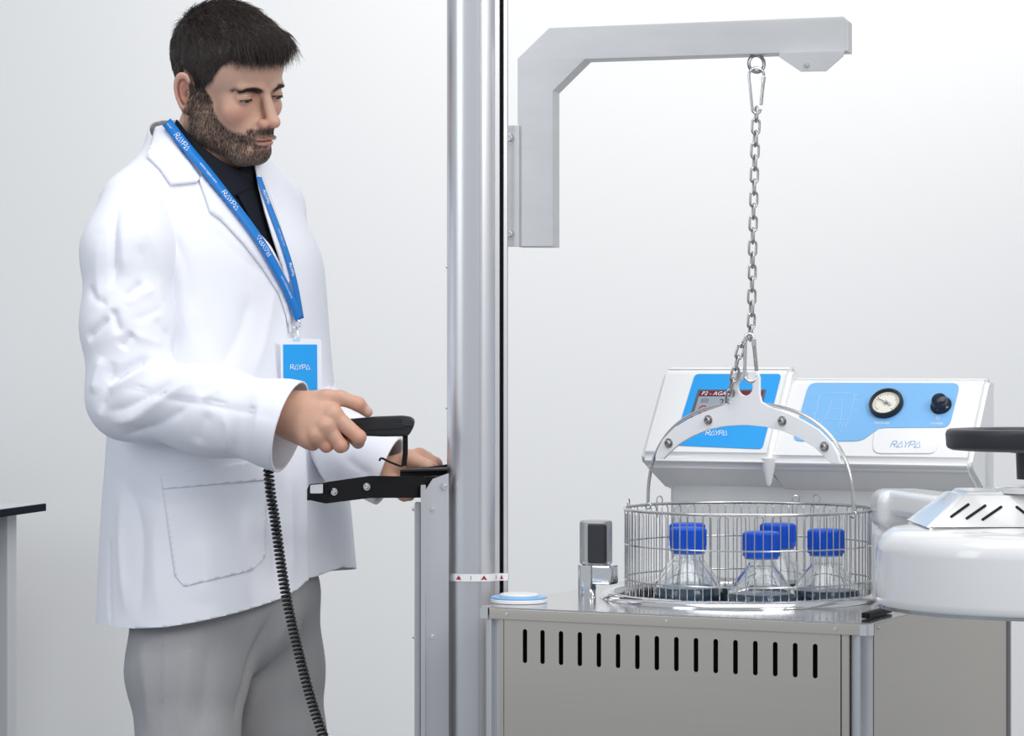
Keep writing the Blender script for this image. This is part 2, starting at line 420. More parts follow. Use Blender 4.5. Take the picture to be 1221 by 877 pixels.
# ------------------------------------------------------------------ aluminium column
YC = 4.03; k = YC / FPX
col = thing('lifting_column', 'tall anodised aluminium column between the man and the autoclave', 'column', ((569 - CX) * k, YC, 0))
prof = [(533, 22), (533, -8), (534.5, -20), (539, -32), (546, -39.5), (555, -43), (566, -44), (571, -44), (571.8, -42.6), (573, -42.6), (573.8, -44), (577, -44), (584, -41), (588.5, -35.5), (590.3, -31), (590.6, -28),
        (595.6, -27), (596, -26), (596.2, 8), (600, 8), (600.2, -24), (601, -25), (604.6, -24), (605.6, -22), (606, -10), (606, 22), (600, 32), (540, 32)]
pts = [((x - CX) * k, YC + y / 1000) for x, y in prof]
prism('extrusion', pts, 0.0, 2.35, M['alu'], col)
prism('slot_lining', [((596.25 - CX) * k, YC - .012), ((600.0 - CX) * k, YC - .012), ((600.0 - CX) * k, YC + .0075), ((596.25 - CX) * k, YC + .0075)], 0.0, 2.35, M['dark'], col)
# printed tape round the column
zb = W(0, 688.5, YC - .044).z
def off(pp, d):   # outward offset of the front part of the profile
    out = []
    for i, p in enumerate(pp):
        a = Vector(pp[max(i - 1, 0)]); b = Vector(pp[min(i + 1, len(pp) - 1)]); tt = (b - a).normalized(); out.append(Vector(p) + Vector((tt.y, -tt.x)) * d * -1)
    return out
fr = [p for p in pts[1:16]] + [((595.6 - CX) * k, YC - .027), ((601 - CX) * k, YC - .0262), ((604.8 - CX) * k, YC - .0248), ((606.3 - CX) * k, YC - .020), ((606.4 - CX) * k, YC - .005)]
fr = [Vector(p) for p in fr]
cen = Vector(((569 - CX) * k, YC))
fo = [p + (p - cen).normalized() * .0012 for p in fr]
bm = bmesh.new(); lo = [bm.verts.new((p.x, p.y, zb - .0055)) for p in fo]; hi = [bm.verts.new((p.x, p.y, zb + .0055)) for p in fo]
for i in range(len(fo) - 1): bm.faces.new((lo[i], lo[i + 1], hi[i + 1], hi[i]))
tape = bm_obj('marking_tape', bm, M['white_plate'], col, 50)
def on_tape(xpx, dz):
    X = (xpx - CX) * k
    for a, b in zip(fo, fo[1:]):
        if a.x <= X <= b.x and b.x - a.x > 1e-6:
            t_ = (X - a.x) / (b.x - a.x); return Vector((X, a.y + (b.y - a.y) * t_ - .0006, zb + dz))
    return Vector((X, YC - .045, zb + dz))
V = []; F = []
for xc, wd in ((547.5, 3.2), (577.5, 3.6), (598.2, 2.0)):
    i0 = len(V); V += [on_tape(xc - wd, -.003), on_tape(xc + wd, -.003), on_tape(xc, .0035)]; F.append((i0, i0 + 1, i0 + 2))
me = bpy.data.meshes.new('tape_triangles'); me.from_pydata(V, [], F); link('red_triangle_marks', me, M['red'], tape)
V = []; F = []
for xc in (562, 592):
    i0 = len(V); V += [on_tape(xc - .25, -.003), on_tape(xc + .25, -.003), on_tape(xc + .25, .003), on_tape(xc - .25, .003)]; F.append((i0, i0 + 1, i0 + 2, i0 + 3))
me = bpy.data.meshes.new('tape_ticks'); me.from_pydata(V, [], F); link('tick_marks', me, M['black'], tape)
def bolt(p, axis, r, parent, m=None, head=True, name='bolt'):
    bm = bmesh.new(); axis = Vector(axis).normalized()
    lathe(bm, [(0, 0), (r * 1.45, 0), (r * 1.45, r * .22), (r * 1.05, r * .22)], p, 20, axis)
    lathe(bm, [(r * 1.02, r * .22), (r, r * .9), (r * .8, r * 1.15), (r * .5, r * 1.15), (r * .48, r * .6), (0, r * .6)], p, 14, axis)
    bmesh.ops.recalc_face_normals(bm, faces=bm.faces)
    return bm_obj(name, bm, m or M['chrome'], parent, 40)
for yy in (318, 486): bolt(W(533.6, yy, YC - .006), (-1, -.2, 0), .0022, col)

# ------------------------------------------------------------------ lifting arm
ad = Vector((.965, -.262, 0)); pa = Plane(W(618, 200, 4.02), ad, (0, 0, 1))
arm = thing('lifting_arm', 'brushed aluminium gallows arm bolted to the column, chain hanging from it', 'arm', W(600, 293, 4.02))
outl = [(618, 70), (655, 34), (1005, 20.3), (1010.5, 25), (1010.5, 60), (697, 70), (658.5, 108), (658.5, 293), (618, 293)]
TH = .040
plate('arm_tube', [[pa.px(*p) for p in outl]], TH, M['alu_brushed'], arm, pa.frame(-TH / 2), bevel=.0012)
pf = Plane(W(618, 200, 4.02) + Vector((0, -.003, 0)), ad, (0, 0, 1))
plate('mounting_flange', [[pf.px(*p) for p in ((597.2, 150), (619, 150), (619, 293.5), (597.2, 293.5))]], .004, M['alu_brushed'], arm, pf.frame(0), bevel=.0006)
for yy in (165, 279): u, v = pf.px(608, yy); bolt(pf.at(u, v, .002), pf.n, .0055, arm)
# small folded bracket under the arm tip
pb = Plane(W(930, 62, 3.90) , ad, (0, 0, 1))
lb = [(930, 63), (1007, 60.5), (1005, 67), (985, 84.5), (955, 85), (930, 68)]
plate('tip_bracket', [[pb.px(*p) for p in lb]], .003, M['alu_brushed'], arm, pb.frame(0), bevel=.0005)
u, v = pb.px(968, 66); 
bm = bmesh.new(); u0, v0 = pb.px(931, 63.5); u1, v1 = pb.px(1006, 61)
c0 = pb.at(u0, v0, 0); c1 = pb.at(u1, v1, 0); dn = pb.n * -.03
vs = [bm.verts.new(x) for x in (c0, c1, c1 + dn, c0 + dn)]; bm.faces.new(vs)
vs2 = [bm.verts.new(x + Vector((0, 0, .002))) for x in (c0, c1, c1 + dn, c0 + dn)]; bm.faces.new(vs2[::-1])
for i in range(4): bm.faces.new((vs[i], vs2[i], vs2[(i + 1) % 4], vs[(i + 1) % 4]))
bm_obj('tip_bracket_flange', bm, M['alu_brushed'], arm, 30)
u, v = pb.px(962, 78); bolt(pb.at(u, v, .0015), pb.n, .003, arm)

# ------------------------------------------------------------------ chain, carabiners
YB = 3.945; kb = YB / FPX
def chain_ring(c, R, r, ax, n=28):
    ax = Vector(ax).normalized(); a = ax.orthogonal().normalized(); b = ax.cross(a)
    return [Vector(c) + a * R * math.cos(2 * math.pi * i / n) + b * R * math.sin(2 * math.pi * i / n) for i in range(n)]
ey = thing('eye_bolt', 'steel eye bolt under the lifting arm holding the upper carabiner', 'eye bolt', W(902, 64, YB))
tubeo('ring', chain_ring(W(902, 76, YB), .0123, .003, (.35, -1, 0)), .0027, M['chain'], ey, 10, True)
tubeo('shank', [W(902, 56, YB), W(902, 65, YB)], .003, M['chain'], ey, 12)
def link_mesh():
    bm = bmesh.new(); P = []; hw = .0055; hl = .0112 - .0055
    for i in range(12): a = math.pi * i / 11; P.append((hw * math.cos(a), 0, hl + hw * math.sin(a)))
    for i in range(12): a = math.pi + math.pi * i / 11; P.append((hw * math.cos(a), 0, -hl + hw * math.sin(a)))
    tube(bm, P, .0019, 8, True); me = bpy.data.meshes.new('chain_link'); bm.to_mesh(me); bm.free(); shade(me, 80); me.materials.append(M['chain']); return me
LM = link_mesh()
def chain(name, label, path, parent_loc):
    root = thing(name, label, 'chain', parent_loc)
    P = [Vector(p) for p in path]; L = [0]
    for a, b in zip(P, P[1:]): L.append(L[-1] + (b - a).length)
    pitch = .0184; n = int(L[-1] / pitch)
    def ev(s):
        for i in range(len(P) - 1):
            if s <= L[i + 1] or i == len(P) - 2: return P[i] + (P[i + 1] - P[i]) * ((s - L[i]) / (L[i + 1] - L[i]))
    for i in range(n + 1):
        s = (i + .5) * L[-1] / (n + 1); a = ev(max(s - .005, 0)); b = ev(min(s + .005, L[-1])); d = (a - b).normalized()
        if d.length < .5: continue
        o = bpy.data.objects.new('link', LM); C.objects.link(o)
        q_ = Vector((0, 0, 1)).rotation_difference(d); r_ = Matrix.Rotation(math.radians((18 if i % 2 else 104) + random.uniform(-9, 9)), 4, 'Z')
        o.parent = root; o.matrix_parent_inverse = root.matrix_world.inverted()
        o.matrix_basis = Matrix.Translation(ev(s)) @ q_.to_matrix().to_4x4() @ r_
    return root
chain('long_chain', 'long steel link chain hanging between the two carabiners', [W(902, 129, YB), W(900, 190, YB), W(897.5, 290, YB), W(896, 380, YB), W(894.5, 404, YB)], W(896, 404, YB))
chain('slack_chain', 'short slack chain end dangling left of the lower carabiner', [W(892, 400, YB - .006), W(884, 413, YB - .006), W(879, 430, YB - .006), W(876, 446, YB - .004), W(871.5, 462, YB), W(870, 478, YB + .012)], W(870, 478, YB))
def carabiner(name, label, top, bot, wt, wb, Y, rotz, r=.0022):
    t_ = thing(name, label, 'carabiner', W(*bot, Y), 0, 'steel carabiners on the chain'); a = W(*top, Y); b = W(*bot, Y); ex = Vector((math.cos(rotz), math.sin(rotz), 0)); L_ = (a - b).length; dz = (a - b).normalized()
    P = []
    rt = wt / 2; rb_ = wb / 2
    for i in range(13): an = math.pi * i / 12; P.append(a - dz * rt + ex * rt * math.cos(an) + dz * rt * math.sin(an))
    for i in range(13): an = math.pi + math.pi * i / 12; P.append(b + dz * rb_ + ex * rb_ * math.cos(an) + dz * rb_ * math.sin(an))
    k_ = len(P)
    g0 = P[-1]; g1 = P[0]
    tubeo('body', P[0:26], r, M['chrome'], t_, 10)
    tubeo('gate', [g0 + (g1 - g0) * .12, g0 + (g1 - g0) * .93], r * 1.12, M['chain'], t_, 10)
    tubeo('gate_sleeve', [g0 + (g1 - g0) * .80, g0 + (g1 - g0) * .97], r * 1.45, M['chrome'], t_, 10)
    return t_
carabiner('carabiner', 'upper steel carabiner hooked through the eye bolt ring', (902, 81), (902, 135), .0225, .0125, YB - .003, .15)
carabiner('carabiner', 'lower steel carabiner hooked through the hole of the white lifting plate', (893.5, 398), (895.5, 455), .0120, .0185, YB - .013, -.35, .0026)
# ------------------------------------------------------------------ the autoclave
TH_M = -math.radians(26.0)
eu = Vector((math.cos(TH_M), math.sin(TH_M), 0)); evv = Vector((-math.sin(TH_M), math.cos(TH_M), 0))
L0 = Vector((-.0410, 3.80, 0)); WU, DV = .571, .707; ZT = CAMZ - 304 / FPX * 3.55
mach = thing('autoclave', 'stainless steel floor autoclave with a white control console', 'autoclave', L0, TH_M)
def mp(u, v, z): return L0 + eu * u + evv * v + Vector((0, 0, z))
def mbm(name, bm, m, smooth=35, parent=None):
    """bm given in machine coordinates (u, v, z)"""
    mt = Matrix.Translation(L0) @ Matrix.Rotation(TH_M, 4, 'Z'); bmesh.ops.transform(bm, matrix=mt, verts=bm.verts)
    return bm_obj(name, bm, m, parent or mach, smooth)
def mbox(name, c, s, m, bevel=.001, parent=None, seg=2):
    bm = bmesh.new(); box(bm, c, s, bevel, seg); return mbm(name, bm, m, 35, parent)
UC = .289; 
# basket centre in machine coordinates
cb = W(891.5, 606, 3.945); rel = cb - L0; bu, bv = rel.dot(eu), rel.dot(evv)
cf = W(881.5, 712, 3.945); rel = Vector((cf.x, cf.y, 0)) - L0; fu, fv = rel.dot(eu), rel.dot(evv)
RF = .1985
# front panel with slots (real openings)
slots = []
pfp = Plane(mp(0, .004, 0), eu, (0, 0, 1))
for i in range(16):
    f = i / 15; x = 626.3 + (972.3 - 626.3) * f ** 1.035; y0 = 749.5 + 17.6 * f; y1 = 790 + 18.3 * f
    a = pfp.px(x, y0); b = pfp.px(x, y1); slots.append(rrect(a[0] - .0034, b[1], a[0] + .0034, a[1], .0033, 4)[::-1])
uL = pfp.px(601.5, 800)[0]; uR = pfp.px(1002.5, 800)[0]
plate('front_panel', [[(uL, .06), (uR, .06), (uR, ZT - .016), (uL, ZT - .016)]] + slots, .002, M['steel'], mach, pfp.frame(0))
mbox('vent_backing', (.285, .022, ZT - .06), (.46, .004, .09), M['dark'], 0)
# posts
def post(name, u, v, s, m=M['alu']):
    bm = bmesh.new(); box(bm, (u, v, (ZT - .012) / 2 + .02), (s, s, ZT - .052), 0.0)
    es = [e for e in bm.edges if abs((e.verts[0].co - e.verts[1].co).z) > .1]
    bmesh.ops.bevel(bm, geom=es, offset=s * .42, segments=6, affect='EDGES'); return mbm(name, bm, m)
post('corner_post', .0115, .0115, .023); post('corner_post', WU - .0145, .0145, .029)
post('corner_post', .0115, DV - .0115, .023); post('corner_post', WU - .0145, DV - .0145, .029)
mbox('left_front_stile', ((uL + .022) / 2, .006, ZT / 2 + .02), (uL - .0245, .004, ZT - .06), M['steel'], .0008)
mbox('right_front_stile', ((uR + WU - .029) / 2 + .0005, .006, ZT / 2 + .02), (WU - .029 - uR - .001, .004, ZT - .06), M['steel'], .0008)
mbox('side_panel', (WU - .005, DV / 2, ZT / 2 + .02), (.004, DV - .062, ZT - .06), M['steel'], .0008)
mbox('side_panel', (.004, DV / 2, ZT / 2 + .02), (.004, DV - .05, ZT - .06), M['steel'], .0008)
mbox('back_panel', (WU / 2, DV - .004, ZT / 2 + .02), (WU - .06, .004, ZT - .06), M['steel'], .0008)
mbox('base_plate', (WU / 2, DV / 2, .05), (WU - .04, DV - .04, .03), M['dark'], .002)
for a in (.05, WU - .05):
    for b in (.05, DV - .05):
        bm = bmesh.new(); lathe(bm, [(0, 0), (.022, 0), (.022, .01), (.01, .012), (.01, .037), (0, .037)], (a, b, 0), 20); bmesh.ops.recalc_face_normals(bm, faces=bm.faces); mbm('foot', bm, M['rubber'])
# top plate with round opening, folded lip
circ = [(fu + (RF - .012) * math.cos(-2 * math.pi * i / 96), fv + (RF - .012) * math.sin(-2 * math.pi * i / 96)) for i in range(96)]
e = .003
ptop = Plane(mp(0, 0, ZT - .001), eu, evv)
plate('top_plate', [[(-e, -e), (WU + e, -e), (WU + e, DV + e), (-e, DV + e)], circ], .002, M['steel_top'], mach, ptop.frame(0))
mbox('top_lip', (WU / 2, -e + .001, ZT - .0095), (WU + 2 * e - .03, .002, .0145), M['steel'], .0005)
mbox('side_lip', (WU + e - .001, DV / 2, ZT - .0095), (.002, DV - .03, .0145), M['steel'], .0005)
mbox('side_lip', (-e + .001, DV / 2, ZT - .0095), (.002, DV - .02, .0145), M['steel'], .0005)
for u in (WU + e - .0105, -e + .0085):
    bm = bmesh.new(); box(bm, (u, -e + .0085 + (.002 if u > .3 else 0), ZT - .0085), (.021, .021, .0165), 0); 
    es = [x for x in bm.edges if abs((x.verts[0].co - x.verts[1].co).z) > .005]; bmesh.ops.bevel(bm, geom=es, offset=.006, segments=4, affect='EDGES'); mbm('corner_cap', bm, M['chrome'])
for xp in (604, 794.5, 996):
    pl = Plane(mp(0, -e, 0), eu, (0, 0, 1)); u, v = pl.px(xp, 0); yv = ZT - .0095; bolt(pl.at(u, yv, .0), pl.n, .0019, mach, name='screw')
bolt(mp(WU + e, .030, ZT - .009), eu, .0019, mach, name='screw')
# rolled chrome flange and chamber
fc = mp(fu, fv, 0)
bm = bmesh.new()
P = [(RF - .016, -.06), (RF - .0155, -.002), (RF - .012, .0065), (RF - .006, .009), (RF + .000, .0075), (RF + .005, .003), (RF + .0065, -.001), (RF + .0065, -.0018)]
lathe(bm, [(r, z + ZT + .002) for r, z in P], (fc.x, fc.y, 0), 128); bmesh.ops.recalc_face_normals(bm, faces=bm.faces)
fl = bm_obj('chamber_rim', bm, M['chrome'], mach, 60)
bm = bmesh.new(); lathe(bm, [(RF - .0155, ZT - .058), (RF - .0155, ZT - .36), (0, ZT - .37)], (fc.x, fc.y, 0), 96)
ch = bm_obj('chamber', bm, mat('chamber_steel', (.10, .12, .14), .35, .9), mach, 60)

# lid closure post on the left of the rim
cl = mach
def cl_plane(x, y, Y): return W(x, y, Y)
Yl = 3.93; base = W(711, 712, Yl)
rl = base - L0; u0, v0 = rl.dot(eu), rl.dot(evv)
zt2 = CAMZ - (673 - CY) / FPX * Yl; zt3 = CAMZ - (619.5 - CY) / FPX * Yl
bm = bmesh.new(); lathe(bm, [(0, ZT), (.0135, ZT), (.0135, zt2), (0, zt2)], (u0 - .013, v0 - .004, 0), 32); bmesh.ops.recalc_face_normals(bm, faces=bm.faces); mbm('closure_post', bm, M['chrome'])
mbox('closure_block', (u0 + .010, v0 + .004, zt2 - .014), (.036, .030, .029), M['chrome'], .004)
hk = mbox('closure_handle', (u0 - .0005, v0, (zt2 + zt3) / 2), (.043, .030, zt3 - zt2), M['clear'], .005)
mbox('closure_handle_insert', (u0 + .007, v0 - .0115, (zt2 + zt3) / 2 - .001), (.028, .012, zt3 - zt2 - .008), M['rubber'], .003)

# signal disc on the front left corner
dc = W(619, 714, 3.865); rd = dc - L0
dt = thing('round_sensor_pad', 'flat round white pad with a blue ring on the front corner of the steel top', 'sensor', (dc.x, dc.y, ZT))
for nm, r0, z0, z1, m_ in (('pad_base', .041, 0, .0055, M['abs']), ('blue_ring', .0405, .0055, .0085, M['blue2']), ('pad_centre', .028, .0085, .0125, M['abs'])):
    bm = bmesh.new(); lathe(bm, [(0, z0), (r0 - .0008, z0), (r0, z0 + .0008), (r0, z1 - .001), (r0 - .001, z1), (0, z1)], (dc.x, dc.y, ZT + .0003), 64); bmesh.ops.recalc_face_normals(bm, faces=bm.faces); bm_obj(nm, bm, m_, dt, 40)

# ---- control console (machine coordinates)
def sect_prism(name, us, sect, m, bevel, parent=None, seg=3):
    """sect: [(v,z)] polygon extruded from us[0] to us[1]"""
    bm = bmesh.new(); a = [bm.verts.new((us[0], v, z)) for v, z in sect]; b = [bm.verts.new((us[1], v, z)) for v, z in sect]
    n = len(sect); bm.faces.new(a); bm.faces.new(b[::-1])
    for i in range(n): bm.faces.new((a[i], b[i], b[(i + 1) % n], a[(i + 1) % n]))
    bmesh.ops.recalc_face_normals(bm, faces=bm.faces)
    if bevel: bmesh.ops.bevel(bm, geom=list(bm.edges), offset=bevel, segments=seg, affect='EDGES')
    return mbm(name, bm, m, 50, parent)
CU0, CU1 = .040, .566
sect_prism('console_column', (CU0 + .012, CU1), [(.560, ZT), (.618, ZT), (.618, 1.16), (.560, 1.16)], M['abs'], .006)
vb, zb_, vt, zt_ = .490, 1.107, .585, 1.2400
sect_prism('console_right_housing', (CU0 + .20, CU1), [(vb, zb_ + .004), (vb + .006, zb_ - .012), (.575, zb_ - .055), (.620, zb_ - .055), (.620, zt_ - .006), (vt + .01, zt_ - .006), (vt - .002, zt_ - .010)], M['abs'], .007)
vb2, vt2 = vb - .010, vt - .010
sect_prism('console_left_housing', (CU0 - .006, CU0 + .212), [(vb2, zb_ + .006), (vb2 + .006, zb_ - .010), (.575, zb_ - .050), (.616, zb_ - .050), (.616, zt_ + .0115), (vt2 + .012, zt_ + .0115), (vt2, zt_ + .006)], M['abs'], .008)
# drip nose under the seam
bm = bmesh.new(); u_ = CU0 + .205
lathe(bm, [(0, zb_ - .042), (.004, zb_ - .036), (.010, zb_ - .010), (.012, zb_ + .004), (0, zb_ + .006)], (u_, vb2 + .014, 0), 20); bmesh.ops.recalc_face_normals(bm, faces=bm.faces); mbm('console_nose', bm, M['abs'])
def face_plane(vb_, zb__, vt_, zt__):
    a = mp(0, vb_, zb__); b = mp(0, vt_, zt__); return Plane(a, eu, b - a)
fpR = face_plane(vb, zb_ + .004, vt - .002, zt_ - .010); fpL = face_plane(vb2, zb_ + .006, vt2, zt_ + .006)
def sticker(name, fp, P, m, parent=None, h=.0008, rnd=3.0, loops=None):
    pp = round_poly([Vector(x) for x in P], rnd) if rnd else P
    L = [[fp.px(*x) for x in pp]]
    return plate(name, L, .0008, m, parent or mach, fp.frame(h))
# left blue panel with the touch screen
bl = sticker('left_blue_panel', fpL, [(829, 446), (932, 446), (909, 535.5), (803, 531)], M['blue'], rnd=5)
plate('screen_bezel', [[fpL.px(*x) for x in round_poly([(833, 465), (914, 465), (903, 506), (820, 506)], 1.2)]], .001, M['grey_frame'], bl, fpL.frame(.0016))
plate('screen', [[fpL.px(*x) for x in [(833.8, 473.5), (909, 473.5), (901, 504), (825, 504)]]], .0006, M['screen'], bl, fpL.frame(.0024))
plate('screen_title_bar', [[fpL.px(*x) for x in [(835.2, 466.8), (911, 466.8), (909.2, 473.2), (833.8, 473.2)]]], .0006, M['screen_bar'], bl, fpL.frame(.0024))
def fm(fp, x, y, h=.003, sc=1.0, dirx=None):
    u0_, v0_ = fp.px(x, y); return lambda a, b: fp.at(u0_ + a, v0_ + b, h)
texto('screen_title_text', 'P2 - AGAR', .0105, fm(fpL, 854, 470.2), M['white_print'], bl, .15)
texto('screen_value_text', '26', .018, fm(fpL, 864, 481), M['black'], bl)
cc = fpL.px(838.5, 489.5); ring = [(cc[0] + .0075 * math.cos(a * math.pi / 12), cc[1] + .0085 * math.sin(a * math.pi / 12)) for a in range(24)]
ri = [(cc[0] + .0055 * math.cos(-a * math.pi / 12), cc[1] + .0063 * math.sin(-a * math.pi / 12)) for a in range(24)]
plate('clock_icon_ring', [ring, ri], .0005, M['red'], bl, fpL.frame(.003))
ribbons([[(cc[0], cc[1] + .004), (cc[0], cc[1]), (cc[0] + .003, cc[1] - .002)]], .0008, lambda a, b: fpL.at(a, b, .0032), 'clock_icon_hands', M['black'], bl)
c2 = fpL.px(841, 478.5); ribbons([[(c2[0] - .006, c2[1] + .002), (c2[0], c2[1] + .004), (c2[0] + .006, c2[1] + .002), (c2[0] + .0055, c2[1] - .003), (c2[0] - .0055, c2[1] - .003), (c2[0] - .006, c2[1] + .002)], [(c2[0] - .005, c2[1]), (c2[0] + .005, c2[1])]], .001, lambda a, b: fpL.at(a, b, .003), 'flask_icon', M['grey_frame'], bl)
h_ = .0086; u_, v_ = fpL.px(841.5, 519); ribbons(logo_strokes(u_, v_, h_, .15), .0012, lambda a, b: fpL.at(a, b, .0018), 'panel_logo', M['white_print'], bl)
# right blue panel
br = sticker('right_blue_panel', fpR, [(965, 456.5), (1145, 457), (1132, 509.5), (1049, 510), (1027, 526), (945, 526)], M['blue2'], rnd=9)
def poly_px(fp, pts_): return [fp.px(*p) for p in pts_]
L_ = [[(978, 471), (971, 500.5), (1013, 500.5), (1020, 471)], [(984, 500), (993, 476.5), (1005, 476.5), (1003, 500)], [(989, 488), (1003, 488)], [(988, 469.5), (1015, 469.5)],
      [(969, 508), (973, 500)], [(973, 508), (977, 500)], [(977, 508), (981, 500)], [(1000, 508), (1004, 501)], [(1004, 509), (1008, 502)], [(1008, 509), (1012, 502)],
      [(975, 473), (980, 471)], [(973, 481), (977, 481)], [(969, 494), (974, 494)], [(1017, 471), (1024, 471)], [(1019, 477), (1024, 477)], [(1018, 489), (1022, 489)], [(970, 500.5), (967, 500.5)], [(1001, 514), (1004, 514)], [(978, 471), (984, 471)]]
ribbons([poly_px(fpR, s) for s in L_], .0009, lambda a, b: fpR.at(a, b, .0016), 'process_diagram', M['pale_print'], br)
texto('gauge_caption', 'PRESSURE', .0058, fm(fpR, 1051.5, 505, .0016), M['white_print'], br, .2)
texto('knob_caption', 'POWER', .0056, fm(fpR, 1117, 505.5, .0016), M['white_print'], br, .2)
cc = fpR.px(1119, 498.5); ribbons([[(cc[0] + .0028 * math.cos(a), cc[1] + .0028 * math.sin(a)) for a in [x * math.pi / 6 for x in range(13)]]], .0006, lambda a, b: fpR.at(a, b, .0016), 'power_icon', M['white_print'], br)
# gauge
cg = fpR.px(1057.6, 482.8); gc = fpR.at(*cg); R0 = .0265
bm = bmesh.new(); lathe(bm, [(R0, 0), (R0, .008), (R0 - .0015, .0105), (R0 - .0040, .0105), (R0 - .0050, .0085), (R0 - .0052, .005)], gc, 48, fpR.n); bmesh.ops.recalc_face_normals(bm, faces=bm.faces)
g = bm_obj('pressure_gauge', bm, M['black'], mach, 40)
bm = bmesh.new(); lathe(bm, [(0, .0055), (R0 - .005, .0055)], gc, 48, fpR.n); bmesh.ops.recalc_face_normals(bm, faces=bm.faces); 
gf = bm_obj('gauge_dial', bm, M['ivory'], g, 40)
if gf.data.polygons[0].normal.dot(fpR.n) < 0: gf.data.flip_normals()
tk = []
for i in range(21):
    a = math.radians(225 - 270 * i / 20); r1 = .0165 if i % 5 else .0145; tk.append([(cg[0] + r1 * math.cos(a), cg[1] + r1 * math.sin(a)), (cg[0] + .0185 * math.cos(a), cg[1] + .0185 * math.sin(a))])
ribbons(tk, .0007, lambda a, b: fpR.at(a, b, .0062), 'gauge_ticks', M['black'], g)
na = math.radians(152); ribbons([[(cg[0] - .007 * math.cos(na), cg[1] - .007 * math.sin(na)), (cg[0] + .015 * math.cos(na), cg[1] + .015 * math.sin(na))]], .0012, lambda a, b: fpR.at(a, b, .0078), 'gauge_needle', M['black'], g)
bm = bmesh.new(); lathe(bm, [(.0028, .006), (.0028, .0095), (.002, .0105), (0, .0105)], gc, 20, fpR.n); bm_obj('gauge_hub', bm, M['chain'], g, 40)
bm = bmesh.new(); lathe(bm, [(.0022, .006), (.0022, .0082), (0, .0085)], gc + fpR.ex * .0065 - fpR.ey * .003, 16, fpR.n); bm_obj('zero_screw', bm, M['chain'], g, 40)
# knob
kc = fpR.at(*fpR.px(1122.5, 484.0)); bm = bmesh.new()
lathe(bm, [(.0160, 0), (.0165, .003), (.0150, .0055), (.0125, .007), (.0120, .016), (.0105, .019), (.006, .0205), (0, .021)], kc, 40, fpR.n); bmesh.ops.recalc_face_normals(bm, faces=bm.faces); bm_obj('power_knob', bm, mat('gloss_black_knob', (.01, .012, .03), .12), mach, 40)
# raised name plaque
pq = round_poly([(1043, 512), (1120, 512), (1117, 540.5), (1041, 540.5)], 10); pm = bmesh
nq = plate('name_plaque', [[fpR.px(*x) for x in pq]], .003, M['abs'], mach, fpR.frame(.0008), bevel=.0008)
u_, v_ = fpR.px(1062, 533.8); ribbons(logo_strokes(u_, v_, .0112, .22), .0011, lambda a, b: fpR.at(a, b, .0028), 'plaque_logo', M['blue_logo'], nq)

# ------------------------------------------------------------------ swung-open lid
lc = W(1236, 721, 3.5); LX, LY = lc.x, lc.y; LZ = CAMZ - 299 / FPX * (3.5 - .2); RL = 191 / FPX * 3.5
lid = bpy.data.objects.new('lid', None); C.objects.link(lid); lid.location = (LX, LY, LZ); lid.matrix_world = Matrix.Translation((LX, LY, LZ))
lid['label'] = 'white domed lid swung open to the side'
lid.parent = mach; lid.matrix_parent_inverse = mach.matrix_world.inverted()
bm = bmesh.new()
prof = [(RL - .012, .001), (RL - .003, .001), (RL - .0005, .004), (RL, .012), (RL - .001, .070), (RL - .0035, .082), (RL - .010, .092), (RL - .022, .0985), (RL - .045, .102), (.10, .104), (0, .104)]
lathe(bm, [(r, LZ + z) for r, z in prof], (LX, LY, 0), 128); bmesh.ops.recalc_face_normals(bm, faces=bm.faces); bm_obj('lid_cover', bm, M['abs'], lid, 40)
bm = bmesh.new(); lathe(bm, [(0, LZ - .004), (RL - .016, LZ - .004), (RL - .004, LZ - .0035), (RL - .002, LZ + .0015), (RL - .010, LZ + .002)], (LX, LY, 0), 128); bmesh.ops.recalc_face_normals(bm, faces=bm.faces); bm_obj('lid_rim', bm, M['chrome'], lid, 40)
# raised plateau with vent slots: tilted front face
z1 = LZ + .100; z2 = LZ + .155
def hexa(pb_, pt_): 
    bm = bmesh.new(); a = [bm.verts.new(p) for p in pb_]; b = [bm.verts.new(p) for p in pt_]; bm.faces.new(a[::-1]); bm.faces.new(b)
    n = len(a)
    for i in range(n): bm.faces.new((a[i], a[(i + 1) % n], b[(i + 1) % n], b[i]))
    bmesh.ops.recalc_face_normals(bm, faces=bm.faces); return bm
yf, yb = LY - .075, LY + .12
xw = LX - ((1236 - 1088) / FPX * yf)
hxb = (1236 - 1088) / FPX * yf; hxt = (1236 - 1143) / FPX * (yf + .035); ytf = yf + .045
bm = hexa([Vector((LX - hxb, yf, z1)), Vector((LX + hxb, yf, z1)), Vector((LX + hxb, yb, z1)), Vector((LX - hxb, yb, z1))],
          [Vector((LX - hxt, ytf, z2 - .006)), Vector((LX + hxt, ytf, z2 - .006)), Vector((LX + hxt, yb - .04, z2 - .006)), Vector((LX - hxt, yb - .04, z2 - .006))])
bmesh.ops.bevel(bm, geom=list(bm.edges), offset=.007, segments=4, affect='EDGES'); bm_obj('lid_plateau', bm, M['abs'], lid, 50)
z1f, z2f = z1, z2 - .006
ps = Plane(Vector((LX, yf - .0006, z1f)), (1, 0, 0), Vector((0, ytf - yf, z2f - z1f)))
sl = [((1134, 616), (1155, 601)), ((1152.5, 618), (1175, 602.5)), ((1171.5, 619.5), (1194, 604)), ((1212, 604), (1233, 620)), ((1231, 603), (1252, 619)), ((1250, 602), (1271, 618))]
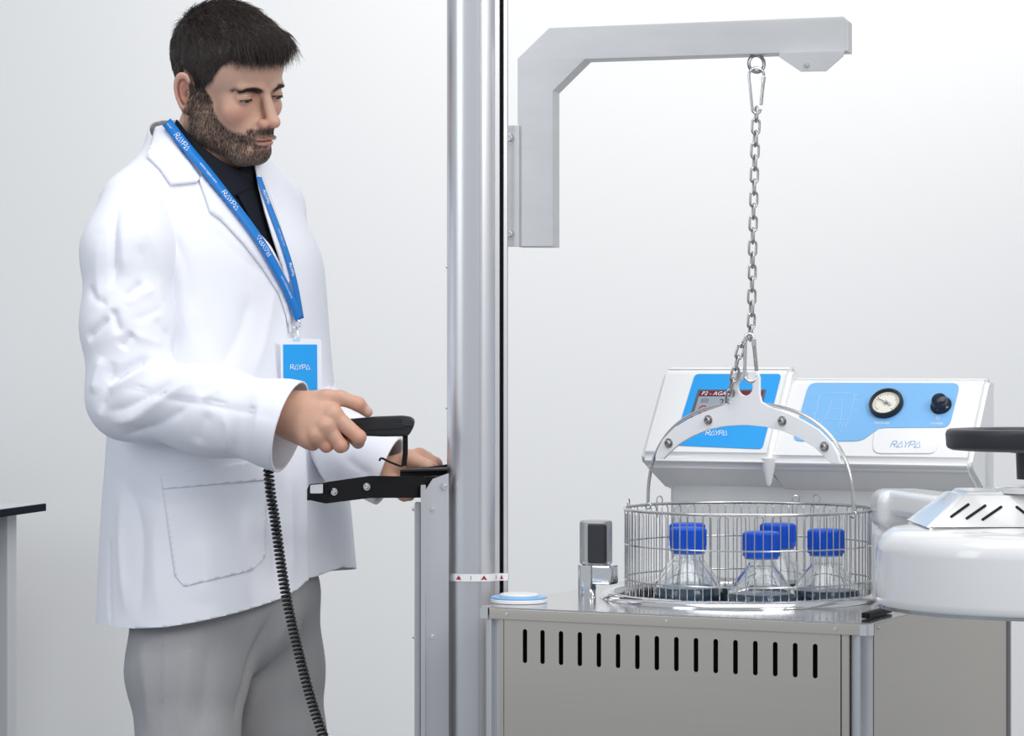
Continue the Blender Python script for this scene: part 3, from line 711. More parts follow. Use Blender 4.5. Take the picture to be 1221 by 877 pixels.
for a, b in sl:
    A2, B2 = Vector(ps.px(*a)), Vector(ps.px(*b)); d = (B2 - A2).normalized(); nn = Vector((-d.y, d.x)) * .0017
    loop = [A2 - d * .001 + nn * .5, A2 + nn, B2 + nn, B2 + d * .001 + nn * .5, B2 + d * .001 - nn * .5, B2 - nn, A2 - nn, A2 - d * .001 - nn * .5][::-1]
    plate('vent_slot', [[(p.x, p.y) for p in loop]], .0012, M['dark'], lid, ps.frame(.0003))
bolt(W(1198.5, 583, 3.52), (0, -.15, 1), .003, lid, name='screw')
# handwheel
wc = W(1237, 523.5, 3.5); RW = 108.5 / FPX * 3.5; wt = thing if False else None
bm = bmesh.new()
hh = .0135
P = [(RW - .030, hh * .4), (RW - .027, hh * .92), (RW - .018, hh * 1.05), (RW - .005, hh * 1.0), (RW - .0015, hh * .85), (RW, hh * .5), (RW - .001, -hh * .6), (RW - .003, -hh * .85), (RW - .008, -hh * 1.02), (RW - .018, -hh * 1.08), (RW - .027, -hh * .9), (RW - .031, -hh * .4), (RW - .030, hh * .4)]
lathe(bm, [(r, z + wc.z) for r, z in P], (wc.x, wc.y, 0), 96); bmesh.ops.remove_doubles(bm, verts=bm.verts, dist=1e-5); bmesh.ops.recalc_face_normals(bm, faces=bm.faces); hw = bm_obj('handwheel', bm, M['rubber'], lid, 50); hw = lid
bm = bmesh.new()
for a in (20, 140, 260):
    a = math.radians(a); tube(bm, [(wc.x + .012 * math.cos(a), wc.y + .012 * math.sin(a), wc.z - .012), (wc.x + (RW - .02) * math.cos(a), wc.y + (RW - .02) * math.sin(a), wc.z - .005)], .0085, 12)
bm_obj('handwheel_spokes', bm, M['rubber'], hw, 50)
bm = bmesh.new(); lathe(bm, [(0, wc.z + .006), (.024, wc.z + .004), (.028, wc.z - .012), (.0265, wc.z - .052), (0, wc.z - .053)], (wc.x, wc.y, 0), 40); bmesh.ops.recalc_face_normals(bm, faces=bm.faces); bm_obj('handwheel_hub', bm, M['rubber'], hw, 40)
bm = bmesh.new(); lathe(bm, [(.012, wc.z - .05), (.012, z2f - .01)], (wc.x, wc.y, 0), 24); bm_obj('spindle', bm, M['chrome'], hw, 60)
bm = bmesh.new(); lathe(bm, [(0, z2f + .006), (.05, z2f + .006), (.055, z2f + .003), (.055, z2f - .003)], (LX, LY, 0), 40); bmesh.ops.recalc_face_normals(bm, faces=bm.faces); bm_obj('spindle_seat', bm, M['abs'], lid, 40)
# hinge arm of the lid, from the console side over to the plateau
bm = bmesh.new(); c0 = W(1076, 603, 3.86); box(bm, (c0.x, c0.y, c0.z - .005), (.082, .10, .058), .018, 5); bm_obj('hinge_knuckle', bm, M['abs'], lid, 60)
bm = bmesh.new(); 
a0 = W(1076, 612, 3.86); a1 = Vector((LX - .06, LY + .07, z2f - .015)); d = (a1 - a0); d.z = 0; Ld = d.length; an = math.atan2(d.y, d.x)
mt = Matrix.Translation((a0 + a1) / 2) @ Matrix.Rotation(an, 4, 'Z'); vs = box(bm, (0, 0, 0), (Ld, .07, .036), .010, 4); bmesh.ops.transform(bm, matrix=mt, verts=bm.verts); bm_obj('hinge_arm', bm, M['abs'], lid, 60)
# pillar of the hinge standing on the autoclave top
hp = c0 - L0; bm = bmesh.new(); box(bm, (hp.dot(eu), hp.dot(evv), (ZT + c0.z - .03) / 2 + .0005), (.072, .075, c0.z - .03 - ZT), .012, 4); mbm('hinge_pillar', bm, M['abs'], 60)
# dark lever plate below the lid
pz = mp(WU - .055, .09, ZT + .010)
mbox('lid_stop', (WU - .022, .10, ZT + .005), (.012, .10, .008), M['black_metal'], .002)

# ------------------------------------------------------------------ basket
BC = Vector((cb.x, cb.y, 0)); RB = .1800; zr = cb.z; zbot = .842 - .01
bk = thing('wire_basket', 'round stainless wire basket lowered into the autoclave opening', 'basket', (BC.x, BC.y, zbot))
def ringp(R, z, n=96): return [(BC.x + R * math.cos(2 * math.pi * i / n), BC.y + R * math.sin(2 * math.pi * i / n), z) for i in range(n)]
tubeo('rim_ring', ringp(RB + .001, zr), .0022, M['wire'], bk, 8, True)
dzr = 41.3 / 811
for i in range(1, 5): tubeo('hoop', ringp(RB + .0013, zr - dzr * i), .00115, M['wire'], bk, 6, True)
NP = 46; me_w = None
for i in range(NP):
    if me_w is None:
        bm = bmesh.new(); da = 2 * math.pi / NP / 4
        P = []
        x0 = math.sin(-da) * RB; x1 = -x0; y = math.cos(da) * RB
        P = [(x0 * 1.0, y, zbot), (x0, y, zr - .007)] + [(x0 * math.cos(math.pi * j / 8), y + .0012 * math.sin(math.pi * j / 8), zr - .007 + .0065 * math.sin(math.pi * j / 8)) for j in range(1, 8)] + [(x1, y, zr - .007), (x1, y, zbot)]
        tube(bm, P, .00095, 6); me_w = bpy.data.meshes.new('hairpin_wire'); bm.to_mesh(me_w); bm.free(); shade(me_w, 80); me_w.materials.append(M['wire'])
    o = bpy.data.objects.new('hairpin_wire', me_w); C.objects.link(o); o.parent = bk; o.matrix_parent_inverse = bk.matrix_world.inverted()
    o.matrix_basis = Matrix.Translation(BC) @ Matrix.Rotation(2 * math.pi * i / NP, 4, 'Z')
bm = bmesh.new()
for i in range(15):
    x = -RB + 2 * RB * (i + .5) / 15; hy = math.sqrt(RB * RB - x * x); tube(bm, [(BC.x + x, BC.y - hy, zbot), (BC.x + x, BC.y + hy, zbot)], .001, 5); tube(bm, [(BC.x - hy, BC.y + x, zbot + .001), (BC.x + hy, BC.y + x, zbot + .001)], .001, 5)
o = bm_obj('base_grid', bm, M['wire'], bk, 80); tubeo('base_ring', ringp(RB, zbot, 64), .0022, M['wire'], bk, 8, True)
ba = math.radians(-40); bx = Vector((math.cos(ba), math.sin(ba), 0)); by = Vector((-bx.y, bx.x, 0))
for s in (-1, 1):   # bail lugs
    c_ = BC + bx * s * (RB + .003) + Vector((0, 0, zr - .002)); tubeo('bail_lug', chain_ring(c_, .0048, .001, by, 16), .0012, M['wire'], bk, 6, True)
for xp, yp, hh_, near in ((975, 587, .014, False), (952, 603, .012, False), (747, 592, .012, True), (787, 589, .012, False)):
    X = (xp - CX) / FPX * (BC.y + .12) - BC.x; X = max(-RB * .998, min(RB * .998, X)); Yy = math.sqrt(max(RB * RB - X * X, 0)); c_ = Vector((BC.x + X, BC.y + Yy, zr))
    tg = Vector((-Yy, X, 0)).normalized() * -.006
    P = [c_ - tg * .8 - Vector((0, 0, .02)), c_ - tg * .9] + [c_ - tg * math.cos(math.pi * j / 8) + Vector((0, 0, hh_ - .006 + .006 * math.sin(math.pi * j / 8))) for j in range(9)] + [c_ + tg * .9]
    tubeo('hook_wire', P, .0011, M['wire'], bk, 6)
# bail handle
apex = CAMZ - (481 - CY) / FPX * YB; Hb = apex - zr; P = []
for i in range(41):
    a = math.pi * i / 40; c_ = math.cos(a); s_ = math.sin(a); P.append(BC + bx * (-(RB + .0035) * (1 if c_ > 0 else -1) * abs(c_) ** .86) + Vector((0, 0, zr + Hb * abs(s_) ** .80)))
bail = bpy.data.objects.new('bail_handle', None); C.objects.link(bail); bail.location = BC + Vector((0, 0, zr)); bail.matrix_world = Matrix.Translation(BC + Vector((0, 0, zr)))
bail.parent = bk; bail.matrix_parent_inverse = bk.matrix_world.inverted()
tubeo('rod', P, .0027, M['wire'], bail, 10)
# white lifting plate (in the bail's plane)
pw = Plane(BC + Vector((0, 0, 0)) - by * .0045 , bx, (0, 0, 1))
def mir(h): return h + [(-x, y) for x, y in h[::-1]]
def zy(y): return CAMZ - (y - CY) / FPX * YB
ho = [(-.164, zy(548)), (-.161, zy(540)), (-.150, zy(526)), (-.128, zy(511)), (-.100, zy(500)), (-.070, zy(491)), (-.040, zy(484)), (-.028, zy(479)), (-.0245, zy(470)), (-.0245, zy(450)), (-.0225, zy(446)), (-.018, zy(444)), (-.010, zy(443.3))]
hi_ = [(-.006, zy(506)), (-.035, zy(507.5)), (-.066, zy(512)), (-.095, zy(520)), (-.120, zy(530)), (-.142, zy(543)), (-.150, zy(549))]
outer = ho + [(-x, y) for x, y in ho[::-1]] + [(-x, y) for x, y in hi_[::-1]] + hi_
hole = [(0 + .0142 * math.cos(-a * math.pi / 16), zy(461) + .0135 * math.sin(-a * math.pi / 16)) for a in range(32)]
wp = plate('lifting_plate', [outer, hole], .005, M['white_plate'], bail, pw.frame(0), bevel=.0007)
for x, y in ((-.066, 501), (.066, 501), (-.139, 530), (.139, 530)):
    bolt(pw.at(x, zy(y), .0025), pw.n, .0052, bail, M['chain'])
    bolt(pw.at(x, zy(y), -.0075), -pw.n, .0040, bail)

# ------------------------------------------------------------------ bottles
def make_bottle(label, X, Y, zc, n):
    """zc = top of cap"""
    zb0 = zbot + .0025; H = zc - zb0 - .0375 + .0375 * 0
    t_ = thing('media_bottle', label, 'bottle', (X, Y, zb0), 0, 'blue-capped glass bottles in the wire basket')
    bm = bmesh.new(); R = .0505; s = H / .190
    pr = [(0, .004), (R * .6, .003), (R * .88, .0005), (R * .97, .004), (R, .012), (R, .110 * s), (R * .985, .118 * s), (R * .90, .130 * s), (.0300, .160 * s), (.0215, .172 * s), (.0195, .177 * s), (.0195, .190 * s), (.0175, .190 * s + .012), (.0155, .190 * s + .012),
          (.0165, .188 * s), (.0172, .175 * s), (.0195, .169 * s), (.0275, .158 * s), (R * .85, .129 * s), (R * .94, .117 * s), (R * .95, .110 * s), (R * .95, .014), (R * .85, .0065), (0, .0075)]
    lathe(bm, [(r, z + zb0) for r, z in pr], (X, Y, 0), 56); bmesh.ops.recalc_face_normals(bm, faces=bm.faces); bm_obj('glass_body', bm, M['glass'], t_, 60)
    bm = bmesh.new(); hl = .094
    lathe(bm, [(0, zb0 + .008), (R * .84, zb0 + .007), (R * .945, zb0 + .0145), (R * .945, zb0 + hl), (0, zb0 + hl)], (X, Y, 0), 48); bmesh.ops.recalc_face_normals(bm, faces=bm.faces); bm_obj('medium', bm, M['liquid'], t_, 40)
    # ribbed cap
    bm = bmesh.new(); nn = 120; z0 = zc - .0350; rings = []
    for j, (rr, z) in enumerate(((.0255, z0 + .002), (.0268, z0 + .0005), (.0268, z0 + .007), (.0262, z0 + .009), (.0262, zc - .0035), (.0250, zc - .001), (.0232, zc))):
        ring = []
        for i in range(nn):
            a = 2 * math.pi * i / nn + n; dr_ = (.0011 if (i % 4) < 2 else -.0003) if 3 <= j <= 4 else 0
            ring.append(bm.verts.new((X + (rr + dr_) * math.cos(a), Y + (rr + dr_) * math.sin(a), z)))
        rings.append(ring)
    for a, b in zip(rings, rings[1:]):
        for i in range(nn): bm.faces.new((a[i], a[(i + 1) % nn], b[(i + 1) % nn], b[i]))
    bm.faces.new(rings[-1]); bm.faces.new(rings[0][::-1]); bm_obj('screw_cap', bm, M['cap'], t_, 25)
    bm = bmesh.new(); lathe(bm, [(.0195, z0 - .0035), (.0245, z0 - .0035), (.0245, z0 + .001), (.0195, z0 + .001)], (X, Y, 0), 40); bmesh.ops.recalc_face_normals(bm, faces=bm.faces); bm_obj('pouring_ring', bm, mat('clear_blue_ring', (.05, .2, .8), .2, trans=.5) if 'ring_m' not in M else M['ring_m'], t_, 40)
ZC = CAMZ - (633.5 - CY) / FPX * 3.835
def at_px(x, y):  # where a cap top centred at picture (x,y) stands when its height is ZC
    Yd = (CAMZ - ZC) * FPX / (y - CY); return (x - CX) / FPX * Yd, Yd
for (x, y, lab) in ((908, 633.5, 'clear glass bottle with a blue cap, front centre of the basket'),
                    (820.5, 628.3, 'clear glass bottle with a blue cap, front left in the basket'),
                    (985, 630.5, 'clear glass bottle with a blue cap, nearest the white lid side'),
                    (927.5, 623.6, 'clear glass bottle with a blue cap partly hidden behind the front centre bottle'),
                    (819.5, 623.3, 'glass bottle almost hidden behind the front left bottle, only its blue cap rim showing')):
    X_, Y_ = at_px(x, y); make_bottle(lab, X_, Y_, ZC, random.random())
# ------------------------------------------------------------------ the man
person = thing('person', 'bearded person in a white coat and blue lanyard holding a black handset', 'person', (-.44, 4.25, 0))
BY = math.radians(50); Rb = np.array([math.cos(BY), math.sin(BY), 0]); Fb = np.array([math.sin(BY), -math.cos(BY), 0])
YT = 4.25
def zat(y, Y=YT): return CAMZ - (y - CY) / FPX * Y
def a3(x, y, Y): return np.array(W(x, y, Y))
def jit(V, s, a, seed=0):
    """low, soft cloth waviness along three crossed sine fields"""
    r = np.random.default_rng(seed); d = np.zeros(len(V))
    for _ in range(7):
        k_ = r.normal(size=3) * s; d += np.sin(V @ k_ + r.uniform(0, 6.28))
    return d / 7 * a
def mesh_part(name, V, F, m, parent, smooth=180, tint=None, solid=0.0):
    me = bpy.data.meshes.new(name); me.from_pydata(V.tolist(), [], F.tolist()); me.update()
    if tint is not None:
        a = me.attributes.new('tint', 'FLOAT_COLOR', 'POINT'); a.data.foreach_set('color', np.c_[tint, np.ones(len(V))].astype(np.float32).ravel())
    me.polygons.foreach_set('use_smooth', np.ones(len(me.polygons), bool))
    o = link(name, me, m, parent)
    if solid:
        sm = o.modifiers.new('solid', 'SOLIDIFY'); sm.thickness = abs(solid); sm.offset = -1 if solid > 0 else 1
    return o
def fold(V, N, bvh, pts, wd, amp, Y=None):
    P = []
    for p in pts:
        h, _ = cast(bvh, *p)
        if h is not None: P.append(np.array(h))
    if len(P) < 2: return V
    P = [np.array(x) for x in catmull(P, 4)]
    d, t = polydist(V, P); prof = np.clip(np.sin(np.clip(t, 0, 1) * math.pi) * 1.6, .0, 1)
    return V + N * (amp * np.exp(-(d / wd) ** 1.35) * prof)[:, None]

# ---- head frame (metres, x = his left, y = forward, z = up, origin between the eyes)
yw, pt, rl = np.radians([52, 17, 10])
hF = np.array([math.sin(yw) * math.cos(pt), -math.cos(yw) * math.cos(pt), -math.sin(pt)]); hR = np.array([math.cos(yw), math.sin(yw), 0]); hU = np.cross(hF, hR)   # left-handed frame: faces are flipped on the way out
hR, hU = hR * math.cos(rl) + hU * math.sin(rl), hU * math.cos(rl) - hR * math.sin(rl)
YH = 4.15; HO = a3(314, 113, YH); HB = np.stack([hR, hF, hU])
def h2w(P): return np.asarray(P) @ HB + HO
def w2h(P): return (np.asarray(P) - HO) @ HB.T
neck_hi = np.array([0, -.092, -.055]); neck_lo = w2h(a3(240, 205, 4.25)); neck_lo2 = w2h(a3(246, 250, 4.25))
def mmh(X, Y, Z):
    s = np.abs(X)                                                   # symmetric parts
    d = ell(X, Y, Z, (0, -.088, .038), (.074, .093, .078))
    d = smin(d, ell(X, Y, Z, (0, -.036, .040), (.057, .043, .050)), .02)
    d = smin(d, ell(X, Y, Z, (0, -.042, -.042), (.052, .046, .054)), .02)
    d = smin(d, ell(s, Y, Z, (.038, -.022, -.026), (.021, .019, .020)), .016)       # cheekbone
    d = smin(d, ell(X, Y, Z, (0, -.006, -.060), (.031, .019, .028)), .014)          # muzzle
    d = smin(d, cap(s, Y, Z, (.005, -.014, -.099), (.016, -.019, -.097), .0160), .016)  # chin
    d = smin(d, cap(s, Y, Z, (.020, -.016, -.096), (.051, -.072, -.070), .0135, .0135), .020)  # jaw
    d = smin(d, cap(s, Y, Z, (.051, -.072, -.070), (.060, -.082, -.020), .0145, .014), .020)
    d = smin(d, cap(s, Y, Z, (.012, .0025, .0120), (.040, -.007, .0120), .0078, .0070), .009)      # brow
    d = smax(d, -ell(s, Y, Z, (.033, .0120, -.006), (.019, .0135, .0105)), .008)     # eye socket
    d = smin(d, cap(X, Y, Z, (0, .0035, .004), (0, .0245, -.033), .0066, .0085), .007)   # bridge
    d = smin(d, ell(X, Y, Z, (0, .0285, -.0370), (.0102, .0100, .0092)), .006)          # tip
    d = smin(d, ell(s, Y, Z, (.0120, .0160, -.0410), (.0064, .0110, .0074)), .005)       # wing
    d = smax(d, -ell(s, Y, Z, (.0060, .0220, -.0480), (.0033, .0062, .0045)), .0025)     # nostril
    d = smax(d, -cap(s, Y, Z, (.0185, .0105, -.044), (.0290, .0040, -.063), .0012, .0010), .006)  # cheek fold
    # lids round the eyeballs
    dl = ell(s, Y, Z, (.0335, -.0110, -.0035), (.0142, .0142, .0126)); d = smin(d, dl, .0035)
    # upper lid crease and slit of the lowered eye
    d = smax(d, -cap(s, Y, Z, (.0220, .0040, .0030), (.0440, -.0030, .0020), .0012), .0022)
    # lips
    d = smin(d, ell(s, Y, Z, (.0080, .0135, -.0660), (.0135, .0062, .0042)), .004)
    d = smin(d, ell(X, Y, Z, (0, .0125, -.0740), (.0170, .0072, .0052)), .004)
    d = smax(d, -ell(X, Y, Z, (0, .0190, -.0700), (.0240, .0110, .0011)), .0016)
    d = smax(d, -ell(X, Y, Z, (0, .0110, -.0850), (.0180, .0065, .0050)), .006)
    # neck
    d = smin(d, cap(X, Y, Z, neck_hi, neck_lo, .056, .060), .022)
    d = smin(d, cap(X, Y, Z, neck_lo, neck_lo2, .060, .075), .03)
    d = smin(d, cap(s, Y, Z, (.060, -.100, -.040), np.array([.016, 0, 0]) + neck_lo * [0, 1, 1] + [0, .050, .01], .011, .010), .014)
    eye = ell(s, Y, Z, (.0337, .0030, -.0072), (.0125, .0090, .0023))
    return smax(d, -eye, .0008)
def earf(X, Y, Z):
    # ear frame on the right side (x<0) mirrored; u back, v up, w outward
    s = np.abs(X); cx_, cy_, cz_ = .0775, -.0920, -.0110; tl = math.radians(22); bk_ = math.radians(12)
    x, y, z = s - cx_, -(Y - cy_), Z - cz_
    w_ = x * math.cos(tl) - y * math.sin(tl); u = x * math.sin(tl) + y * math.cos(tl)
    u, v = u * math.cos(bk_) - z * math.sin(bk_), u * math.sin(bk_) + z * math.cos(bk_)
    uu = u / (.0155 + .003 * np.clip(v / .03, -1, 1)); vv = v / .0315
    r = np.sqrt(uu ** 2 + vv ** 2) + 1e-6
    rimd = np.sqrt(((r - .86) * .0175) ** 2 + (w_ - .0045) ** 2) - .0031
    front = np.clip((-uu - .55) / .3, 0, 1) * np.clip((.2 - np.abs(vv + .1)) / .2, 0, 1); rimd = rimd + front * .004
    disc = np.maximum(np.abs(w_ + .003) - .0020, (r - .88) * .0175)
    anti = np.sqrt(((r - .48) * .0175) ** 2 + (w_ + .0005) ** 2) - .0024; anti = anti + np.clip(-uu, 0, 1) * .006
    d = smin(smin(rimd, disc, .003), anti, .003)
    d = smin(d, ell(u, v, w_, (-.0040, -.0260, .0005), (.0085, .0085, .0040)), .004)
    d = smin(d, ell(u, v, w_, (-.0125, -.0040, .0015), (.0038, .0060, .0035)), .003)
    return smax(d, -ell(u, v, w_, (-.0040, -.0040, .0030), (.0068, .0100, .0085)), .002)
def headf(X, Y, Z): return smin(mmh(X, Y, Z), earf(X, Y, Z), .004)
lo_n = w2h(a3(246, 250, 4.25))
HV, HF = surfnet(headf, (-.105, min(-.195, lo_n[1] - .08), lo_n[2] - .02), (.105, .045, .125), .00175)
HN = normals(HV, HF)
if (HN * (HV - HV.mean(0))).sum() < 0: HF = HF[:, ::-1]; HN = -HN
x_, y_, z_ = HV.T
sk = np.tile(np.array([.63, .39, .285]), (len(HV), 1))
def mixc(c, m): 
    global sk
    m = np.clip(m, 0, 1)[:, None]; sk = sk * (1 - m) + np.array(c) * m
def blob(c, r): 
    q_ = ((np.c_[np.abs(x_), y_, z_] - c) / r); return np.exp(-(q_ ** 2).sum(1))
mixc((.58, .24, .17), .55 * blob((.045, -.010, -.030), (.022, .03, .016)))
mixc((.56, .22, .16), .6 * blob((.006, .025, -.040), (.014, .016, .010)))
mixc((.56, .20, .15), .6 * blob((.080, -.095, -.013), (.014, .02, .032)))
mixc((.42, .21, .15), .5 * blob((.031, 0, -.002), (.017, .02, .010)))
mixc((.50, .22, .19), 1.0 * blob((0, .016, -.0745), (.019, .012, .0042)) + 1.1 * blob((.007, .017, -.066), (.013, .010, .0035)))
def ss(a, b, x): t = np.clip((x - a) / (b - a), 0, 1); return t * t * (3 - 2 * t)
def beard_mask(P):
    x, y, z = np.abs(P[:, 0]), P[:, 1], P[:, 2]
    line = np.interp(y, [-.090, -.078, -.066, -.050, -.030, -.012, .0, .02], [-.020, .016, .006, -.034, -.050, -.060, -.059, -.0525])
    m = ss(-.004, .006, line - z) * ss(-.095, -.080, y) * (1 - ss(-.128, -.116, -z * -1) * 0)
    low = np.interp(y, [-.095, -.07, -.03, .0, .02], [-.086, -.090, -.106, -.116, -.118]); m = m * ss(-.006, .006, z - low)
    mo = ss(.034, .026, x) * ss(-.049, -.053, z) * ss(-.068, -.064, z) * ss(-.004, .004, y); m = np.maximum(m * (1 - ss(-.060, -.056, z) * ss(.026, .020, x)), mo)
    lips = np.exp(-((x / .021) ** 4) - (((z + .0700) / .0078) ** 4)); m = m * (1 - lips * (y > .004))
    m = m * (1 - .75 * np.exp(-((x / .020) ** 2) - ((z + .0845) / .005) ** 2) * (y > 0)); m = m * (1 - .9 * np.exp(-(((x - .022) / .008) ** 2) - ((z + .082) / .006) ** 2) * (y > 0))
    return m
def hair_line(y): return np.interp(y, [-.19, -.150, -.128, -.118, -.104, -.088, -.080, -.062, -.047, -.034, -.018, 0, .02], [-.060, -.058, -.050, -.004, .020, .012, -.002, .002, .016, .040, .054, .060, .060])
bmask = beard_mask(HV); mixc((.15, .095, .070), .68 * bmask)
mixc((.09, .062, .05), .55 * bmask * ss(-.035, -.005, HV[:, 2]))
hm = .9 * ss(-.008, .008, z_ - hair_line(y_)) * (np.abs(x_) < .080); mixc((.035, .024, .020), hm)
browd = np.minimum(polydist(np.c_[np.abs(x_), y_ * 0, z_], [(.012, 0, .0080), (.024, 0, .0115), (.037, 0, .0120), (.046, 0, .0085)])[0], 1); mixc((.10, .06, .045), .8 * np.exp(-(browd / .0034) ** 2) * (y_ > -.03))
head_col = sk
# ---- hands (built in room coordinates)
def hand_mesh(parts, k_, lo, hi, h, extra=None):
    def f(X, Y, Z):
        d = None
        for pts_, kk in parts:
            q_ = chain_sdf(X, Y, Z, pts_, kk); d = q_ if d is None else smin(d, q_, k_)
        if extra: d = extra(X, Y, Z, d)
        return d
    V, F = surfnet(f, lo, hi, h); N = normals(V, F)
    if (N * (V - V.mean(0))).sum() < 0: F = F[:, ::-1]
    return V, F
def p(x, y, Y, r): return (a3(x, y, Y), r)
palm = [([p(346, 482, 3.925, .0190), p(398, 494, 3.886, .0135)], .006), ([p(344, 495, 3.922, .0200), p(389, 508, 3.880, .0135)], .006),
        ([p(343, 504, 3.925, .0190), p(378, 520, 3.883, .0128)], .006), ([p(343, 508, 3.930, .0170), p(367, 525, 3.894, .0118)], .006),
        ([p(290, 488, 3.955, .0290), p(345, 492, 3.926, .0230)], .006), ([p(362, 495, 3.925, .0170), p(385, 505, 3.908, .014)], .006)]
fing = [[p(397, 494, 3.886, .0126), p(428, 521, 3.884, .0106), p(427, 527, 3.912, .0090), p(415, 519, 3.937, .0080)],
        [p(389, 508, 3.880, .0122), p(406, 531, 3.882, .0104), p(409, 531, 3.910, .0090), p(401, 522, 3.936, .0080)],
        [p(378, 519, 3.883, .0116), p(389, 531, 3.886, .0098), p(392, 530, 3.912, .0086), p(386, 521, 3.935, .0076)],
        [p(367, 524, 3.894, .0105), p(373, 529.5, 3.894, .0088), p(377, 528, 3.912, .0078), p(374, 521, 3.930, .0070)]]
thumb = [[p(352, 480, 3.930, .0165), p(390, 474, 3.905, .0125), p(406, 474, 3.900, .0108), p(427, 481.5, 3.903, .0104), p(438, 491, 3.912, .0078)]]
def rhf(X, Y, Z):
    d = None
    for pts_, kk in palm: q_ = chain_sdf(X, Y, Z, pts_, kk); d = q_ if d is None else smin(d, q_, .014)
    t_ = chain_sdf(X, Y, Z, thumb[0], .004); d = smin(d, t_, .010)
    ff = None
    for fi in fing: q_ = chain_sdf(X, Y, Z, fi, .003); ff = q_ if ff is None else smin(ff, q_, .0012)
    d = smin(d, ff, .0050)
    for fi in fing:   # knuckle bumps and tendon ridges
        d = smin(d, np.sqrt((X - fi[0][0][0]) ** 2 + (Y - fi[0][0][1] + .003) ** 2 + (Z - fi[0][0][2] - .001) ** 2) - .0105, .006)
        d = smin(d, cap(X, Y, Z, fi[0][0] + [0, -.0118, .001], a3(352, 494, 3.905), .0016, .001), .005)
    return d
c = a3(375, 500, 3.91); RV, RF_ = surfnet(rhf, (c[0] - .115, 3.85, c[2] - .065), (c[0] + .095, 3.985, c[2] + .060), .0015)
RN = normals(RV, RF_)
if (RN * (RV - RV.mean(0))).sum() < 0: RF_ = RF_[:, ::-1]; RN = -RN
lfing = [[p(487, 546, 4.058, .0125), p(510, 556, 4.035, .0105), p(521, 562, 4.055, .0085), p(514, 572, 4.065, .008)],
         [p(500, 544, 4.070, .0125), p(519, 553, 4.060, .0105), p(524, 565, 4.075, .0088), p(514, 574, 4.08, .008)],
         [p(508, 548, 4.088, .0120), p(520, 560, 4.085, .0098), p(519, 572, 4.095, .0085), p(510, 578, 4.10, .0078)],
         [p(510, 556, 4.104, .0110), p(516, 568, 4.105, .0090), p(512, 578, 4.11, .0080), p(505, 582, 4.11, .007)]]
def lhf(X, Y, Z):
    d = None
    for fi in lfing: q_ = cap(X, Y, Z, a3(462, 566, 4.085), fi[0][0], .0205, fi[0][1]); d = q_ if d is None else smin(d, q_, .012)
    d = smin(d, cap(X, Y, Z, a3(425, 556, 4.16), a3(462, 565, 4.085), .028, .0215), .014)
    ff = None
    for fi in lfing: q_ = chain_sdf(X, Y, Z, fi, .003); ff = q_ if ff is None else smin(ff, q_, .0012)
    d = smin(d, ff, .005)
    return smin(d, chain_sdf(X, Y, Z, [p(460, 572, 4.075, .0155), p(474, 583, 4.050, .0120), p(482, 589, 4.035, .0102), p(488.5, 590.5, 4.022, .0082)], .004), .008)
c = a3(480, 562, 4.07); LV, LF_ = surfnet(lhf, (c[0] - .10, 3.99, c[2] - .060), (c[0] + .075, 4.20, c[2] + .055), .0018)
LN = normals(LV, LF_)
if (LN * (LV - LV.mean(0))).sum() < 0: LF_ = LF_[:, ::-1]; LN = -LN
def handcol(V, kn):
    c_ = np.tile(np.array([.62, .37, .265]), (len(V), 1))
    for q_, rr in kn:
        m_ = (np.exp(-(np.linalg.norm(V - q_, axis=1) / rr) ** 2) * .55)[:, None]; c_ = c_ * (1 - m_) + np.array([.58, .21, .15]) * m_
    return c_
rc = handcol(RV, [(f_[1][0], .014) for f_ in fing] + [(f_[0][0], .010) for f_ in fing] + [(thumb[0][3][0], .012)])
nl = a3(438.5, 488.5, 3.902); m_ = (np.exp(-(np.linalg.norm((RV - nl) / [.0048, .02, .0062], axis=1)) ** 6) * (RV[:, 1] < 3.908))[:, None]; rc = rc * (1 - .6 * m_) + np.array([.78, .56, .48]) * .6 * m_
lc_ = handcol(LV, [(f_[0][0], .012) for f_ in lfing] + [(a3(486, 590, 4.03), .012)])
# ---- hidden rest of the body, coarse but whole
def spine(y, xr=0, yf=0): return None
cx_tab = [(150, 240), (200, 245), (240, 248), (300, 257), (400, 262), (500, 267), (600, 272), (700, 275), (780, 275)]
zs_t = np.array([zat(y) for y, _ in cx_tab])[::-1]; cx_t = np.array([(x - CX) / FPX * YT for _, x in cx_tab])[::-1]
a_t = np.array([.075, .105, .152, .190, .192, .194, .208, .219, .226])[::-1]; b_t = np.array([.070, .088, .108, .130, .138, .152, .162, .167, .172])[::-1]
def smooth_tab(z, t):
    zz = np.linspace(zs_t[0], zs_t[-1], 240); v = np.interp(zz, zs_t, t); ker = np.hanning(31); ker /= ker.sum(); vp = np.convolve(np.pad(v, 15, 'edge'), ker, 'valid'); return np.interp(z, zz, vp)
def torso(X, Y, Z, off=0.0):
    cx = smooth_tab(Z, cx_t); a = smooth_tab(Z, a_t) + off; b = smooth_tab(Z, b_t) + off
    dx, dy = X - cx, Y - YT; xr = dx * Rb[0] + dy * Rb[1]; yf = dx * Fb[0] + dy * Fb[1]
    q_ = (np.abs(xr / a) ** 2.35 + np.abs(yf / b) ** 2.35) ** (1 / 2.35); return (q_ - 1) * np.minimum(a, b) * .92
Cz = lambda y: np.array([np.interp(zat(y), zs_t, cx_t), YT, zat(y)])
shR = Cz(240) - Rb * .152; shL = Cz(232) + Rb * .142
elR = a3(155, 474, 4.045); wrR = a3(352, 507, 3.925); elL = a3(356, 478, 4.32); wrL = a3(455, 563, 4.115)
hipR = a3(236, 730, 4.17); hipL = a3(318, 730, 4.31)
